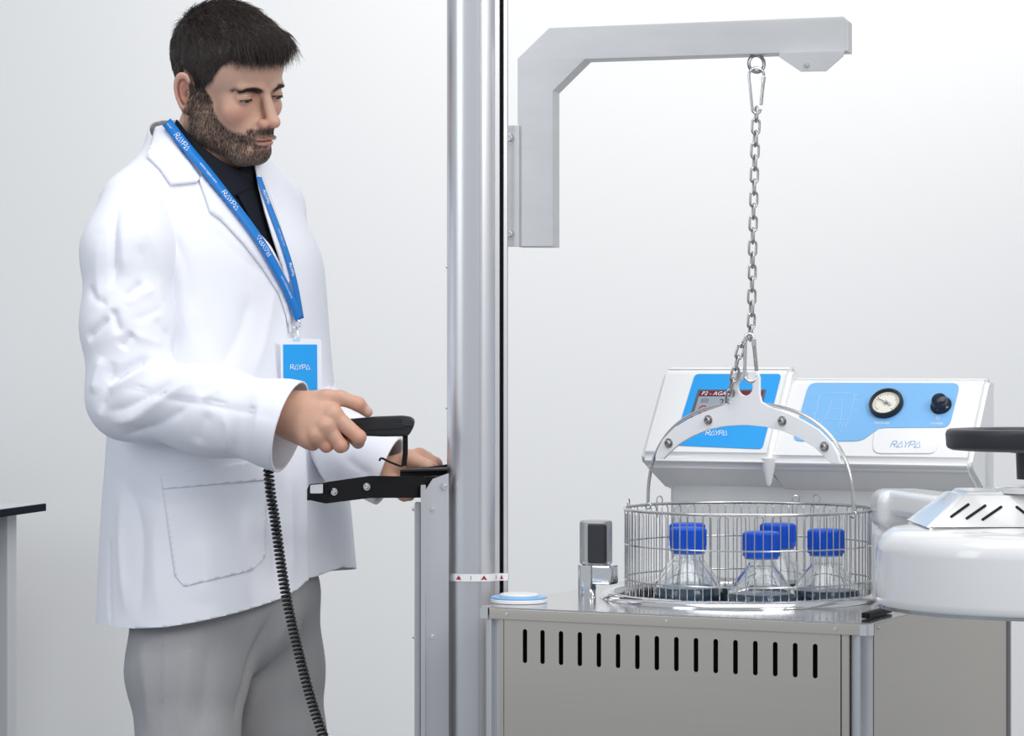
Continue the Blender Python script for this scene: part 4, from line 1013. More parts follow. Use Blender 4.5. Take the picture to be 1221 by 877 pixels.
kneeR = a3(228, 1080, 4.12); kneeL = a3(330, 1080, 4.29); ankR = np.array([kneeR[0] - .01, 4.17, .09]); ankL = np.array([kneeL[0] + .0, 4.32, .09])
def bodyf(X, Y, Z):
    d = np.maximum(torso(X, Y, Z, -.022), Z - zat(225)); d = np.maximum(d, zat(650) - Z)
    d = smin(d, chain_sdf(X, Y, Z, [(shR + [0, 0, -.02], .052), (elR, .040), (a3(310, 490, 3.945), .030)], .02), .03)
    d = smin(d, chain_sdf(X, Y, Z, [(shL + [0, 0, -.02], .050), (elL, .038), (a3(438, 558, 4.14), .029)], .02), .03)
    d = smin(d, chain_sdf(X, Y, Z, [(hipR, .070), (kneeR, .055), (ankR, .042)], .03), .02)
    d = smin(d, chain_sdf(X, Y, Z, [(hipL, .070), (kneeL, .055), (ankL, .042)], .03), .02)
    d = smin(d, cap(X, Y, Z, Cz(250), a3(243, 205, 4.25), .07, .055), .04); return d
BV, BF = surfnet(bodyf, (-.72, 3.88, .03), (-.12, 4.50, 1.60), .009); BN = normals(BV, BF)
if (BN * (BV - BV.mean(0))).sum() < 0: BF = BF[:, ::-1]
HW = h2w(HV); n1 = len(HW); n2 = n1 + len(RV); n3 = n2 + len(LV)
body = mesh_part('body', np.concatenate([HW, RV, LV, BV]), np.concatenate([HF[:, ::-1], RF_ + n1, LF_ + n2, BF + n3]), M['skin'], person, tint=np.concatenate([head_col, rc, lc_, np.tile([.5, .3, .2], (len(BV), 1))]))
hbvh = bvh_of(HV, HF)
# thumb nail
bvr = bvh_of(RV, RF_)
# eyes
for s in (-1, 1):
    bm = bmesh.new(); bmesh.ops.create_uvsphere(bm, u_segments=32, v_segments=20, radius=.0121)
    for v in bm.verts: v.co = Vector(h2w(np.array(v.co) + [s * .0335, -.0108, -.0040]))
    bmesh.ops.reverse_faces(bm, faces=bm.faces)
    eo = bm_obj('eyeball', bm, M['eye'], person, 180)
    g = np.array([0, .80, -.60]); g /= np.linalg.norm(g)
    bm = bmesh.new(); lathe(bm, [(.0058, .0104), (.0050, .0113), (.0030, .01215), (0, .0125)], (0, 0, 0), 24, g)
    for v in bm.verts: v.co = Vector(h2w(np.array(v.co) + [s * .0335, -.0108, -.0040]))
    bmesh.ops.recalc_face_normals(bm, faces=bm.faces); bm_obj('iris', bm, M['iris'], eo, 180)
# ---- hair
def hairf(X, Y, Z):
    d = ell(X, Y, Z, (0, -.087, .041), (.0770, .0975, .084)); d = smin(d, ell(X, Y, Z, (0, -.034, .052), (.0605, .046, .050)), .02)
    d = smin(d, ell(X, Y, Z, (-.004, -.004, .078), (.050, .024, .020)), .02)
    nz = .0012 * np.sin(X * 260 + 2 * np.sin(Y * 90)) * np.sin(Y * 120 + Z * 60)
    return smax(d + nz, (hair_line(Y) + .0015 * np.sin(X * 420) - Z) * .6, .012)
KV, KF = surfnet(hairf, (-.095, -.20, -.08), (.095, .045, .14), .003); KN = normals(KV, KF)
if (KN * (KV - KV.mean(0))).sum() < 0: KF = KF[:, ::-1]; KN = -KN
capo = mesh_part('hair', h2w(KV), KF[:, ::-1], M['hair'], person, tint=np.tile([.030, .021, .018], (len(KV), 1)))
def strands(P0, T, N, L, lift, curl, r0, col, grav, K=5):
    """P0 roots, T tangents, N normals, L lengths in head frame -> arrays"""
    n = len(P0); s = np.linspace(0, 1, K)[None, :, None]
    side = np.cross(T, N); cu_ = RNG.normal(size=(n, 1, 1)) * curl
    P = P0[:, None] + L[:, None, None] * (s * T[:, None] + lift[:, None, None] * (s - .55 * s * s) * N[:, None] + cu_ * s * s * side[:, None]) + np.array([0, 0, -1]) * grav[:, None, None] * L[:, None, None] * s * s
    rad = r0 * (1 - s * .85); V = []
    for k_ in range(3):
        a = 2 * math.pi * k_ / 3; V.append(P + rad * (math.cos(a) * side[:, None] + math.sin(a) * N[:, None]))
    V = np.stack(V, 2).reshape(-1, 3)      # n,K,3
    base = (np.arange(n) * K * 3)[:, None, None]; kk = (np.arange(K - 1) * 3)[None, :, None]; jj = np.arange(3)[None, None, :]; j2 = (np.arange(3) + 1) % 3
    F = np.stack([base + kk + jj, base + kk + j2[None, None, :], base + kk + 3 + j2[None, None, :], base + kk + 3 + jj], -1).reshape(-1, 4)
    return V, F, np.repeat(col, K * 3, 0)
def unit(v): return v / (np.linalg.norm(v, axis=1, keepdims=True) + 1e-9)
def sample(V, F, N, n, ok):
    c_ = V[F].mean(1); ar = np.linalg.norm(np.cross(V[F[:, 2]] - V[F[:, 0]], V[F[:, 3]] - V[F[:, 1]]), axis=1); w_ = ar * ok(c_); i = RNG.choice(len(F), n, p=w_ / w_.sum())
    u = RNG.uniform(size=(n, 2, 1)); a, b, c, d = (V[F[i, k_]] for k_ in range(4)); Pp = (a * (1 - u[:, 0]) + b * u[:, 0]) * (1 - u[:, 1]) + (d * (1 - u[:, 0]) + c * u[:, 0]) * u[:, 1]
    return Pp, unit(N[F[i]].mean(1))
n = 17000; Pp, Nn = sample(KV, KF, KN, n, lambda c_: ((c_[:, 2] > hair_line(c_[:, 1]) - .008)).astype(float))
top = ss(.050, .095, Pp[:, 2]); fr_ = ss(-.06, .0, Pp[:, 1]) * ss(.045, .065, Pp[:, 2])
D = np.c_[RNG.normal(size=n) * .22 - np.sign(Pp[:, 0]) * 0 - .12 * top, .22 + .9 * top, -1.0 + .75 * top - .35 * fr_] + RNG.normal(size=(n, 3)) * .12
T = unit(D - Nn * (D * Nn).sum(1)[:, None]); L = .010 + .013 * top + .006 * fr_; L = L * RNG.uniform(.7, 1.25, n)
hc = np.array([.034, .023, .019]) * RNG.uniform(.4, 2.2, (n, 1)) + RNG.uniform(0, .010, (n, 1)) * (1 - .6 * top[:, None])
sv, sf, scol = strands(Pp - Nn * .0015, T, Nn, L, .30 + .15 * RNG.uniform(size=n) + .1 * top, .25, .00042, hc, .05 + .25 * fr_)
so = mesh_part('hair_strands', h2w(sv), sf[:, ::-1], M['hair'], capo, tint=scol); so['kind'] = 'stuff'
# fringe
n = 700; xs = RNG.uniform(-.052, .045, n); zz = .060 + RNG.uniform(-.002, .016, n); P0 = []; N0 = []
for a, b in zip(xs, zz):
    h = hbvh.ray_cast(Vector((a, .1, b)), Vector((0, -1, 0))); P0.append(h[0] if h[0] else (a, 0, b)); N0.append(h[1] if h[0] else (0, 1, 0))
P0 = np.array(P0); N0 = np.array(N0); D = np.c_[RNG.normal(size=n) * .25 - .35, .25 + 0 * xs, -1 + 0 * xs]; T = unit(D - N0 * (D * N0).sum(1)[:, None] * .8)
sv, sf, scol = strands(P0 + N0 * .004, T, N0, RNG.uniform(.008, .019, n), np.full(n, .45), .4, .00042, np.array([.030, .019, .014]) * RNG.uniform(.6, 1.7, (n, 1)), np.full(n, .1))
so = mesh_part('fringe_strands', h2w(sv), sf[:, ::-1], M['hair'], capo, tint=scol); so['kind'] = 'stuff'
# beard
n = 12000; Pp, Nn = sample(HV, HF, HN, n, lambda c_: beard_mask(c_) ** 1.2)
D = np.c_[RNG.normal(size=n) * .15, .22 + RNG.normal(size=n) * .15, -1 + RNG.normal(size=n) * .1]; D[:, 0] += np.sign(Pp[:, 0]) * .35 * (Pp[:, 2] > -.069); T = unit(D - Nn * (D * Nn).sum(1)[:, None])
g_ = RNG.uniform(size=(n, 1)); chin = ss(-.085, -.105, Pp[:, 2])[:, None]; sb = ss(-.030, .0, Pp[:, 2])[:, None]; bc = np.where(g_ + sb * .5 >= 9, 0, 1) * np.where(g_ < .16 + .38 * chin, np.array([[.34, .31, .28]]), np.array([[.045, .031, .025]])) * RNG.uniform(.6, 1.4, (n, 1))
sv, sf, scol = strands(Pp, T, Nn, RNG.uniform(.0025, .0055, n) * (1 + .6 * sb[:, 0]), np.full(n, .32), .15, .00022, bc * (1 - .5 * sb), np.full(n, .0), 4)
so = mesh_part('beard', h2w(sv), sf[:, ::-1], M['hair'], person, tint=scol); so['kind'] = 'stuff'
# brows and lashes
def small_hairs(name, items, r0):
    P0, N0, D, LL = (np.array(q_, float) for q_ in zip(*items)); D = D + RNG.normal(size=D.shape) * .12; T = unit(D - N0 * (D * N0).sum(1)[:, None] * .85)
    sv, sf, scol = strands(P0, T, N0, LL, np.full(len(P0), .25), .2, r0, np.array([.034, .021, .015]) * RNG.uniform(.6, 1.6, (len(P0), 1)), np.zeros(len(P0)), 4)
    o = mesh_part(name, h2w(sv), sf[:, ::-1], M['hair'], person, tint=scol); o['kind'] = 'stuff'
for s in (-1, 1):
    it = []
    for _ in range(380):
        t = RNG.uniform(); xx = .012 + .035 * t; zz = np.interp(t, [0, .35, .7, 1], [.0075, .0112, .0118, .0065]) + RNG.normal() * .0021 * (1.2 - t * .6)
        h = hbvh.ray_cast(Vector((s * xx, .1, zz)), Vector((0, -1, 0)))
        if h[0]: it.append((tuple(h[0]), tuple(h[1]), (s * (1 + t * .2), -.1, .50 - 1.0 * t), RNG.uniform(.005, .008)))
    small_hairs('eyebrow', it, .00024)
    it = []
    for i in range(90):
        t = i / 89; xx = .0215 + .0245 * t; zz = -.0048 + .0012 * math.sin(t * math.pi) - .0012 * t
        h = hbvh.ray_cast(Vector((s * xx, .1, zz + .0008)), Vector((0, -1, 0)))
        if h[0]: it.append((tuple(h[0]), tuple(h[1]), (s * (t - .3) * .8, .5, -.7), RNG.uniform(.003, .0055)))
    small_hairs('eyelashes', it, .00026)

# ---- coat
def coatf(X, Y, Z):
    d = torso(X, Y, Z)
    nb_ = a3(238, 190, 4.25)
    for s, sh in ((-1, shR), (1, shL)): d = smin(d, cap(X, Y, Z, nb_, sh + [0, 0, -.012], .060, .055), .035)
    d = smin(d, cap(X, Y, Z, a3(233, 152, 4.265), a3(238, 205, 4.25), .0665, .088), .020)   # collar stand
    return d
CVf, CFf = surfnet(coatf, (-.74, 3.95, .74), (-.12, 4.56, 1.70), .0042)
CNf = normals(CVf, CFf)
if (CNf * (CVf - CVf.mean(0))).sum() < 0: CFf = CFf[:, ::-1]; CNf = -CNf
CVf = relax(CVf, CFf, 2, .5); CNf = normals(CVf, CFf)
full = bvh_of(CVf, CFf)
def body_xy(V): 
    cx = np.interp(V[:, 2], zs_t, cx_t); dx, dy = V[:, 0] - cx, V[:, 1] - YT; return dx * Rb[0] + dy * Rb[1], dx * Fb[0] + dy * Fb[1]
V, F, N = CVf.copy(), CFf, CNf
# step of the front edge (right front laps over the left)
def casts(pp): return np.array([np.array(cast(full, *q_)[0]) for q_ in pp if cast(full, *q_)[0] is not None])
pe = casts([(338, 325), (341, 360), (347, 420), (360, 490), (369, 570), (371.5, 640), (372, 700)]); xe, _ = body_xy(pe); o_ = np.argsort(pe[:, 2])
xr, yf = body_xy(V); ed = np.interp(V[:, 2], pe[o_, 2], xe[o_])
st = ss(-.0015, .0015, xr - ed) * (yf > 0) * ss(.12, .06, xr - ed) * (V[:, 2] < pe[:, 2].max()); st = st * ss(.0, .16, pe[:, 2].max() - V[:, 2]); V = V - N * (st * .011)[:, None]
FOLDS_T = [([(205, 300), (206, 360), (210, 430)], .012, -.006), ([(216, 300), (222, 380), (240, 440)], .020, .004), ([(300, 350), (285, 400), (262, 440)], .018, -.004), ([(330, 330), (318, 400), (300, 450)], .014, .003),
           ([(250, 270), (280, 300), (318, 330)], .014, -.003), ([(150, 565), (145, 640), (150, 735)], .014, .006), ([(140, 560), (160, 600), (170, 650), (165, 740)], .016, -.006),
           ([(200, 575), (185, 640), (190, 740)], .018, .004), ([(240, 720), (245, 680), (235, 640)], .02, .004), ([(330, 560), (325, 640), (330, 705)], .014, -.0045), ([(345, 560), (348, 640), (350, 700)], .012, .004),
           ([(133, 640), (131, 700), (132, 745)], .0035, -.009), ([(300, 720), (290, 670), (300, 600)], .014, .003), ([(392, 600), (398, 640), (402, 680)], .010, -.005), ([(380, 600), (384, 650), (384, 690)], .009, .004),
           ([(190, 270), (210, 290), (225, 330), (228, 380)], .011, -.005), ([(150, 580), (200, 600), (260, 590)], .02, -.003)]
FOLDS_T = [(a, b * .85, c * .85) for a, b, c in FOLDS_T]
for pp, wd, am in FOLDS_T: V = fold(V, N, full, pp, wd, am)
V = fold(V, N, full, [(370, 500), (371.5, 560), (372, 620), (372.5, 690), (373, 760)], .0034, -.016)
V = fold(V, N, full, [(173, 188), (162, 202), (148, 222), (138, 238)], .0022, -.0022)
V = V + N * (jit(V * [1, 1, .5], 16, .0035, 3) + jit(V * [1, 1, .4], 38, .0016, 4))[:, None]
# hem height round the body
hp_ = casts([(134, 748), (160, 749), (200, 747), (240, 740), (290, 728), (335, 713), (355, 702), (366, 692)]); xh, yh = body_xy(hp_); th = np.arctan2(yh, xh)
hq = casts([(373, 690), (385, 687), (400, 682), (413, 676)]); xh2, yh2 = body_xy(hq); th2 = np.arctan2(yh2, xh2)
xr, yf = body_xy(V); tv = np.arctan2(yf, xr)
tt = np.r_[th, th2]; zz = np.r_[hp_[:, 2], hq[:, 2]]; o_ = np.argsort(-tt)
tt = tt[o_]; zz = zz[o_]
tvs = np.where(tv < -1.2, tv + 2 * math.pi, tv)
hem = np.interp(-tvs, np.r_[-5.0, -tt, 1.3], np.r_[zz[0], zz, zz[-1] - .0])
# V opening
ne = casts([(226, 176), (245, 203), (268, 232), (295, 264), (321, 291), (333, 312)]); xn, _ = body_xy(ne); on = np.argsort(ne[:, 2])
apex_z = ne[:, 2].min(); fa = casts([(303, 222), (311, 250), (319, 280)]); xf, _ = body_xy(fa); of = np.argsort(fa[:, 2])
nearx = np.interp(V[:, 2], ne[on, 2], xn[on]); farx = np.interp(V[:, 2], np.r_[apex_z, fa[of, 2]], np.r_[xn[on][0] + .002, np.maximum(xf[of], 0.02)])
farx = farx + np.clip(V[:, 2] - fa[:, 2].max(), 0, 1) * .12
gv = np.minimum(np.minimum(xr - nearx, farx - xr), np.minimum(V[:, 2] - apex_z, yf)); 
# top of the collar: slanting plane, lower at the front
cpz = a3(222, 160, 4.25); cn = np.array([0, 0, 1.0]) * .92 + Fb * .36 - Rb * .10; gt = (V - cpz) @ cn
g = np.maximum(np.maximum(hem - V[:, 2], gv), gt)
CV, CF, used = cut(V, F, g)
coat = mesh_part('coat', CV, CF, M['cloth'], person, solid=.003)
# sleeves
def sleeve(name, pts_, k_, lo, hi, cutp, cutn, folds, seed, h=.0045, top_cut=None):
    def f(X, Y, Z):
        return chain_sdf(X, Y, Z, pts_, k_)
    V, F = surfnet(f, lo, hi, h); N = normals(V, F)
    if (N * (V - V.mean(0))).sum() < 0: F = F[:, ::-1]
    V = relax(V, F, 1, .5); N = normals(V, F); bv = bvh_of(V, F)
    V = V + N * (jit(V, 22, .0018, seed) + jit(V, 60, .0007, seed + 1))[:, None]
    for pp, wd, am in folds: V = fold(V, N, bv, pp, max(wd, .0058) if wd > .003 else wd, am * ((1.5 if (wd < .0065 and am < 0) else .85) if wd > .003 else 1.2))
    g = (V - cutp) @ (cutn / np.linalg.norm(cutn)); CVs, CFs, _ = cut(V, F, g)
    return mesh_part(name, CVs, CFs, M['cloth'], coat, solid=.003), bv, (V, F)
FR = [([(131, 377), (118, 390), (104, 405)], .0045, -.005), ([(134, 367), (139, 386), (143, 398)], .004, -.006), ([(128, 458), (138, 449), (150, 441), (168, 432), (183, 426)], .0055, -.011),
      ([(128, 467), (150, 453), (175, 442), (205, 434)], .010, .008), ([(119, 494), (124, 472), (130, 450), (136, 430)], .008, -.009), ([(111, 470), (114, 450), (122, 425)], .010, .006),
      ([(130, 503), (155, 500), (190, 480), (225, 458), (245, 441)], .010, .0085), ([(125, 492), (150, 486), (180, 470), (205, 455)], .008, -.006), ([(145, 520), (180, 510), (215, 490), (232, 474)], .009, -.006),
      ([(236, 470), (255, 457), (275, 443)], .005, -.005), ([(240, 476), (262, 462), (284, 448)], .007, .005), ([(145, 416), (152, 405), (160, 397)], .006, -.005), ([(148, 356), (160, 346), (171, 336)], .005, -.005),
      ([(150, 362), (165, 352), (185, 345)], .008, .005), ([(178, 427), (195, 430), (207, 428)], .004, -.006), ([(140, 243), (136, 280), (136, 315), (133, 345)], .0045, -.007), ([(150, 250), (147, 290), (148, 330)], .010, .005),
      ([(120, 280), (117, 330), (120, 370)], .014, .004), ([(160, 260), (180, 285), (192, 320), (196, 360)], .012, .005), ([(165, 290), (172, 320), (172, 350)], .009, -.004), ([(187, 378), (195, 395), (204, 400)], .008, -.004),
      ([(158, 398), (175, 404), (195, 412)], .009, .0045), ([(155, 380), (170, 378), (195, 366)], .007, -.003), ([(108, 340), (112, 352), (128, 365)], .006, -.004), ([(300, 470), (290, 500), (280, 540)], .010, -.0035),
      ([(310, 475), (304, 510), (298, 548)], .010, .003), ([(250, 490), (240, 510), (236, 530)], .010, -.004), ([(170, 535), (220, 545), (270, 550)], .006, -.003), ([(265, 490), (270, 515), (268, 540)], .008, .003)]
seam = [([(140, 458), (169, 461), (211, 472), (264, 479), (342, 495)], .0020, -.0022), ([(140, 462), (169, 466), (211, 477), (264, 485), (342, 501)], .005, -.0022)]
ptsR = [(shR + [0, 0, -.016], .058), (a3(153, 300, 4.085), .064), (a3(152, 390, 4.065), .064), (a3(154, 473, 4.045), .057), (a3(250, 489, 3.985), .061), (a3(345, 508, 3.93), .0585), (a3(385, 514, 3.905), .0585)]
slR, bvS, SRV = sleeve('sleeve', ptsR, .040, (-.71, 3.80, 1.05), (-.21, 4.25, 1.60), a3(345, 508, 3.925), np.array([.93, -.22, -.27]), FR + seam, 11, .0030)
ptsL = [(shL + [0, 0, -.016], .056), (a3(337, 350, 4.36), .055), (elL, .055), (a3(425, 545, 4.17), .050), (a3(462, 562, 4.10), .044), (a3(495, 572, 4.06), .042)]
FL = [([(385, 470), (400, 500), (430, 520)], .008, -.005), ([(375, 420), (388, 450), (390, 480)], .008, .005), ([(410, 545), (430, 560), (445, 566)], .008, -.004)]
slL, bvL, _x = sleeve('sleeve', ptsL, .040, (-.40, 4.0, 1.02), (-.10, 4.52, 1.62), a3(462, 564, 4.10), np.array([.93, -.16, -.34]), FL, 21, .005)
# patches of cloth laid on the coat: lapel, collar leaf, pocket
def patch(name, poly, bvhs, off_, m, parent, step=7, thick=.0022, rnd=0, curl=None):
    bm = bmesh.new(); pp = round_poly([Vector(q_) for q_ in poly], rnd) if rnd else poly
    f_ = bm.faces.new([bm.verts.new((x, y, 0)) for x, y in pp]); bmesh.ops.triangulate(bm, faces=[f_])
    for _ in range(5):
        es = [e_ for e_ in bm.edges if e_.calc_length() > step]
        if not es: break
        bmesh.ops.subdivide_edges(bm, edges=es, cuts=1); bmesh.ops.triangulate(bm, faces=[f for f in bm.faces if len(f.verts) > 3])
        bmesh.ops.beautify_fill(bm, faces=bm.faces, edges=bm.edges)
    last = None
    for v in bm.verts:
        best = None
        for b_ in bvhs:
            h, nn = cast(b_, v.co.x, v.co.y)
            if h is not None and (best is None or h.y < best[0].y): best = (h, nn)
        x0, y0 = v.co.x, v.co.y
        if best: last = best; nn = best[1] if best[1].y < 0 else -best[1]; v.co = best[0] + nn * (off_ + (curl(x0, y0) if curl else 0))
        elif last: v.co = W(x0, y0, last[0].y)
    o = bm_obj(name, bm, m, parent, 180)
    for f in o.data.polygons:
        pass
    bmm = bmesh.new(); bmm.from_mesh(o.data); bmesh.ops.recalc_face_normals(bmm, faces=bmm.faces)
    if sum(f.normal.y for f in bmm.faces) > 0: bmesh.ops.reverse_faces(bmm, faces=bmm.faces)
    bmm.to_mesh(o.data); bmm.free(); s_ = o.modifiers.new('solid', 'SOLIDIFY'); s_.thickness = thick; s_.offset = -1; return o
cur = bvh_of(V, F)
patch('collar_leaf', [(196, 151), (188, 153), (182, 172), (176, 189), (190, 203), (203, 222), (234, 219), (238, 214), (222, 190), (208, 168)], [cur], .0055, M['cloth'], coat, 6, .003, 1.5)
patch('lapel', [(237, 216), (243, 233), (250, 254), (263, 263), (290, 292), (312, 320), (331, 350), (341, 378), (343, 396), (345, 396), (343, 360), (338, 330), (326, 306), (300, 278), (272, 246), (250, 222), (240, 208)], [cur], .0050, M['cloth'], coat, 6, .003, 1)
patch('lapel', [(303, 204), (307, 226), (314, 254), (323, 284), (334, 316), (340, 340), (345, 330), (340, 300), (332, 270), (322, 240), (312, 214)], [cur], .0055, M['cloth'], coat, 6, .003, 1)
patch('pocket', [(191.5, 566), (208.5, 686), (220, 699), (300, 680), (316, 664), (318, 560), (302, 548)], [cur], .0016, M['cloth'], coat, 7, .0018, 2)
patch('pocket_hem', [(192, 567), (194.5, 583), (318, 572), (318, 559), (302, 549)], [cur], .0030, M['cloth'], coat, 7, .0012, 0)
# hem stitching as a fine raised line
hs = [q_ for q_ in casts([(140, 736), (180, 735), (220, 730), (260, 721), (300, 711), (340, 699), (362, 686)])]
# ---- shirt
def shirtf(X, Y, Z):
    d = torso(X, Y, Z, -.012); d = smin(d, cap(X, Y, Z, a3(238, 200, 4.25), shR + [.02, .02, -.03], .045, .030), .03)
    pass
    nk = h2w([neck_hi, neck_lo]); ax = nk[0] + (nk[1] - nk[0]) * .45
    d = smin(d, cap(X, Y, Z, ax, a3(242, 212, 4.245), .0590, .071), .018); return d
SV, SF = surfnet(shirtf, (-.66, 3.98, 1.28), (-.20, 4.52, 1.68), .0045); SN = normals(SV, SF)
if (SN * (SV - SV.mean(0))).sum() < 0: SF = SF[:, ::-1]; SN = -SN
SV = relax(SV, SF, 2); SN = normals(SV, SF)
shb = bvh_of(SV, SF)
xr, yf = body_xy(SV); 
cps = a3(236, 172, 4.25); cns = np.array([0, 0, 1.0]) * .84 + Fb * .50 ; gs = np.maximum((SV - cps) @ (cns / np.linalg.norm(cns)), apex_z - .012 - SV[:, 2])
SV2, SF2, _ = cut(SV, SF, gs)
shirt = mesh_part('shirt', SV2, SF2, M['shirt'], person, solid=.002)
full_sh = [shb]
patch('shirt_collar_leaf', [(213, 143), (222, 156), (240, 176), (262, 193), (281, 203), (288, 212), (296, 226), (276, 236), (250, 215), (225, 185), (208, 160)], full_sh, .006, M['shirt'], shirt, 6, .0025, 1)
patch('shirt_collar_leaf', [(283, 201), (292, 196), (300, 194), (302, 203), (298, 212), (290, 215)], full_sh, .004, M['shirt'], shirt, 5, .0025, 1)
patch('button_placket', [(270, 212), (284, 203), (299, 207), (311, 250), (325, 296), (322, 300), (312, 292), (285, 240)], full_sh, .0045, M['shirt'], shirt, 6, .002, 0)
# ---- trousers
def trf(X, Y, Z):
    hy = a3(266, 700, 4.24)
    d = ell(X, Y, Z, hy, (.15, .15, .14), np.stack([Rb, Fb, [0, 0, 1]]).T)
    lr = chain_sdf(X, Y, Z, [(a3(232, 715, 4.17), .102), (a3(224, 800, 4.15), .090), (a3(225, 880, 4.13), .0730), (kneeR, .070), (ankR + [0, 0, -.02], .064)], .03)
    ll = chain_sdf(X, Y, Z, [(a3(306, 715, 4.31), .100), (a3(318, 800, 4.31), .088), (a3(329, 880, 4.30), .0765), (kneeL, .070), (ankL + [0, 0, -.02], .064)], .03)
    return smin(d, smin(lr, ll, .012), .03)
TV, TF = surfnet(trf, (-.66, 3.98, .05), (-.22, 4.48, 1.02), .006); TN = normals(TV, TF)
if (TN * (TV - TV.mean(0))).sum() < 0: TF = TF[:, ::-1]
TV = relax(TV, TF, 2); TN = normals(TV, TF); tb = bvh_of(TV, TF)
TV = TV + TN * jit(TV * [1, 1, .5], 22, .004, 8)[:, None]
for pp, wd, am in [([(198, 750), (197, 800), (192, 876)], .0022, .0035), ([(327, 720), (312, 760), (296, 800), (280, 860)], .010, -.010), ([(345, 720), (325, 770), (305, 820), (290, 876)], .012, .007), ([(250, 760), (245, 820), (240, 876)], .018, -.005),
                   ([(170, 760), (176, 820), (176, 870)], .012, .005), ([(365, 720), (362, 800), (360, 876)], .016, -.005), ([(225, 760), (222, 820), (215, 876)], .014, .005)]: TV = fold(TV, TN, tb, pp, wd, am)
TV, TF, _ = cut(TV, TF, np.maximum(TV[:, 2] - .96, .075 - TV[:, 2]))
tro = mesh_part('trousers', TV, TF, M['trouser'], person, solid=.002)
for ak in (ankR, ankL):
    def shf(X, Y, Z, ak=ak):
        f_ = np.array([Fb[0], Fb[1], 0]); return np.maximum(smin(cap(X, Y, Z, ak + [0, 0, -.04], ak + f_ * .15 + [0, 0, -.062], .045, .036), cap(X, Y, Z, ak + [0, 0, -.045], ak + [0, 0, .01], .046, .042), .02), .001 - Z)
    v_, f_ = surfnet(shf, (ak[0] - .12, ak[1] - .22, 0), (ak[0] + .25, ak[1] + .12, .17), .007); n_ = normals(v_, f_)
    if (n_ * (v_ - v_.mean(0))).sum() < 0: f_ = f_[:, ::-1]
    mesh_part('shoe', v_, f_, M['shoe'], person)

# ---- lanyard and badge
allb = [cur, shb]
lan = thing('lanyard', 'blue printed lanyard around the neck with a blue name badge', 'lanyard', W(350, 384, 4.05))
def surf_pt(x, y):
    best = None
    for b_ in allb:
        h, nn = cast(b_, x, y)
        if h is not None and (b_ is not cur or True) and (best is None or h.y < best[0].y): best = (h, nn if nn.y < 0 else -nn)
    return best
def strap(name, path, wd, off_, parent, ups):
    P = []; N_ = []
    cpts = catmull([Vector((x, y, 0)) for x, y in path], 6)
    for q_ in cpts:
        b_ = surf_pt(q_.x, q_.y)
        P.append(np.array(b_[0])); N_.append(np.array(b_[1]))
    P = np.array(P); N_ = np.array(N_)
    for _ in range(6): P[1:-1] = (P[:-2] + 2 * P[1:-1] + P[2:]) / 4; N_[1:-1] = (N_[:-2] + 2 * N_[1:-1] + N_[2:]) / 4
    N_ = unit(N_); 
    # keep every section in front of the cloth
    P = P + N_ * off_
    T_ = unit(np.gradient(P, axis=0)); S_ = unit(np.cross(N_, T_)); N_ = unit(np.cross(T_, S_))
    Vv = []; 
    for i in range(len(P)): Vv += [P[i] - S_[i] * wd / 2, P[i] + S_[i] * wd / 2]
    Ff = [(2 * i, 2 * i + 2, 2 * i + 3, 2 * i + 1) for i in range(len(P) - 1)]
    me = bpy.data.meshes.new(name); me.from_pydata([tuple(v) for v in Vv], [], Ff); me.update(); o = link(name, me, M['lanyard'], parent); me.polygons.foreach_set('use_smooth', np.ones(len(Ff), bool))
    if me.polygons[len(Ff) // 2].normal.y > 0: me.flip_normals()
    s_ = o.modifiers.new('solid', 'SOLIDIFY'); s_.thickness = .0012; s_.offset = -1
    Ls = np.r_[0, np.cumsum(np.linalg.norm(np.diff(P, axis=0), axis=1))]
    def fmap(u, v):
        i = min(max(np.searchsorted(Ls, u) - 1, 0), len(P) - 2); t = (u - Ls[i]) / (Ls[i + 1] - Ls[i])
        nv = N_[i]; nv = nv if nv[1] < 0 else -nv; sd = S_[i]*(1-t)+S_[i+1]*t
        return Vector(P[i] * (1 - t) + P[i + 1] * t + sd * v + nv * .0007)
    return o, Ls[-1], fmap, S_
near_path = [(204, 150), (211, 164), (223, 182), (240, 203), (262, 232), (288, 266), (310, 298), (328, 330), (343, 362), (350, 380)]
far_path = [(304, 214), (312, 236), (322, 262), (333, 292), (342, 320), (349, 350), (354, 380)]
s1, L1, f1, S1 = strap('strap', near_path, .0165, .0125, lan, None)
s2, L2, f2, S2 = strap('strap', far_path, .0120, .0095, lan, None)
def up_sign(f_, L_):   # +1 when local v points up-right in the room
    a = f_(L_ * .4, .005) - f_(L_ * .4, -.005); return 1 if a.z > 0 else -1
def put_logo(f_, L_, s0, h, par, flip=False, sl=0.0):
    sg = up_sign(f_, L_)
    if not flip: fm_ = lambda u, v: f_(s0 + u, sg * (v - h / 2))
    else: fm_ = lambda u, v: f_(s0 + LOGO_W * h - u, -sg * (v - h / 2))
    ribbons(logo_strokes(0, 0, h), .0011, fm_, 'printed_logo', M['white_print'], par)
def put_text(f_, L_, s0, size, txt, par, flip=False):
    sg = up_sign(f_, L_); me = text_mesh(txt, size)
    for v in me.vertices:
        u, w_ = v.co.x, v.co.y; v.co = f_(s0 + (u if not flip else -u), (sg if not flip else -sg) * w_)
    me.materials.clear(); me.materials.append(M['white_print']); link('printed_text', me, M['white_print'], par)
s_of = lambda fr: L1 * fr
put_text(f1, L1, L1 * .030, .0050, 'pa.com', s1)
put_logo(f1, L1, L1 * .085, .0085, s1); put_text(f1, L1, L1 * .30, .0062, 'www.raypa.com', s1); put_logo(f1, L1, L1 * .395, .0085, s1)
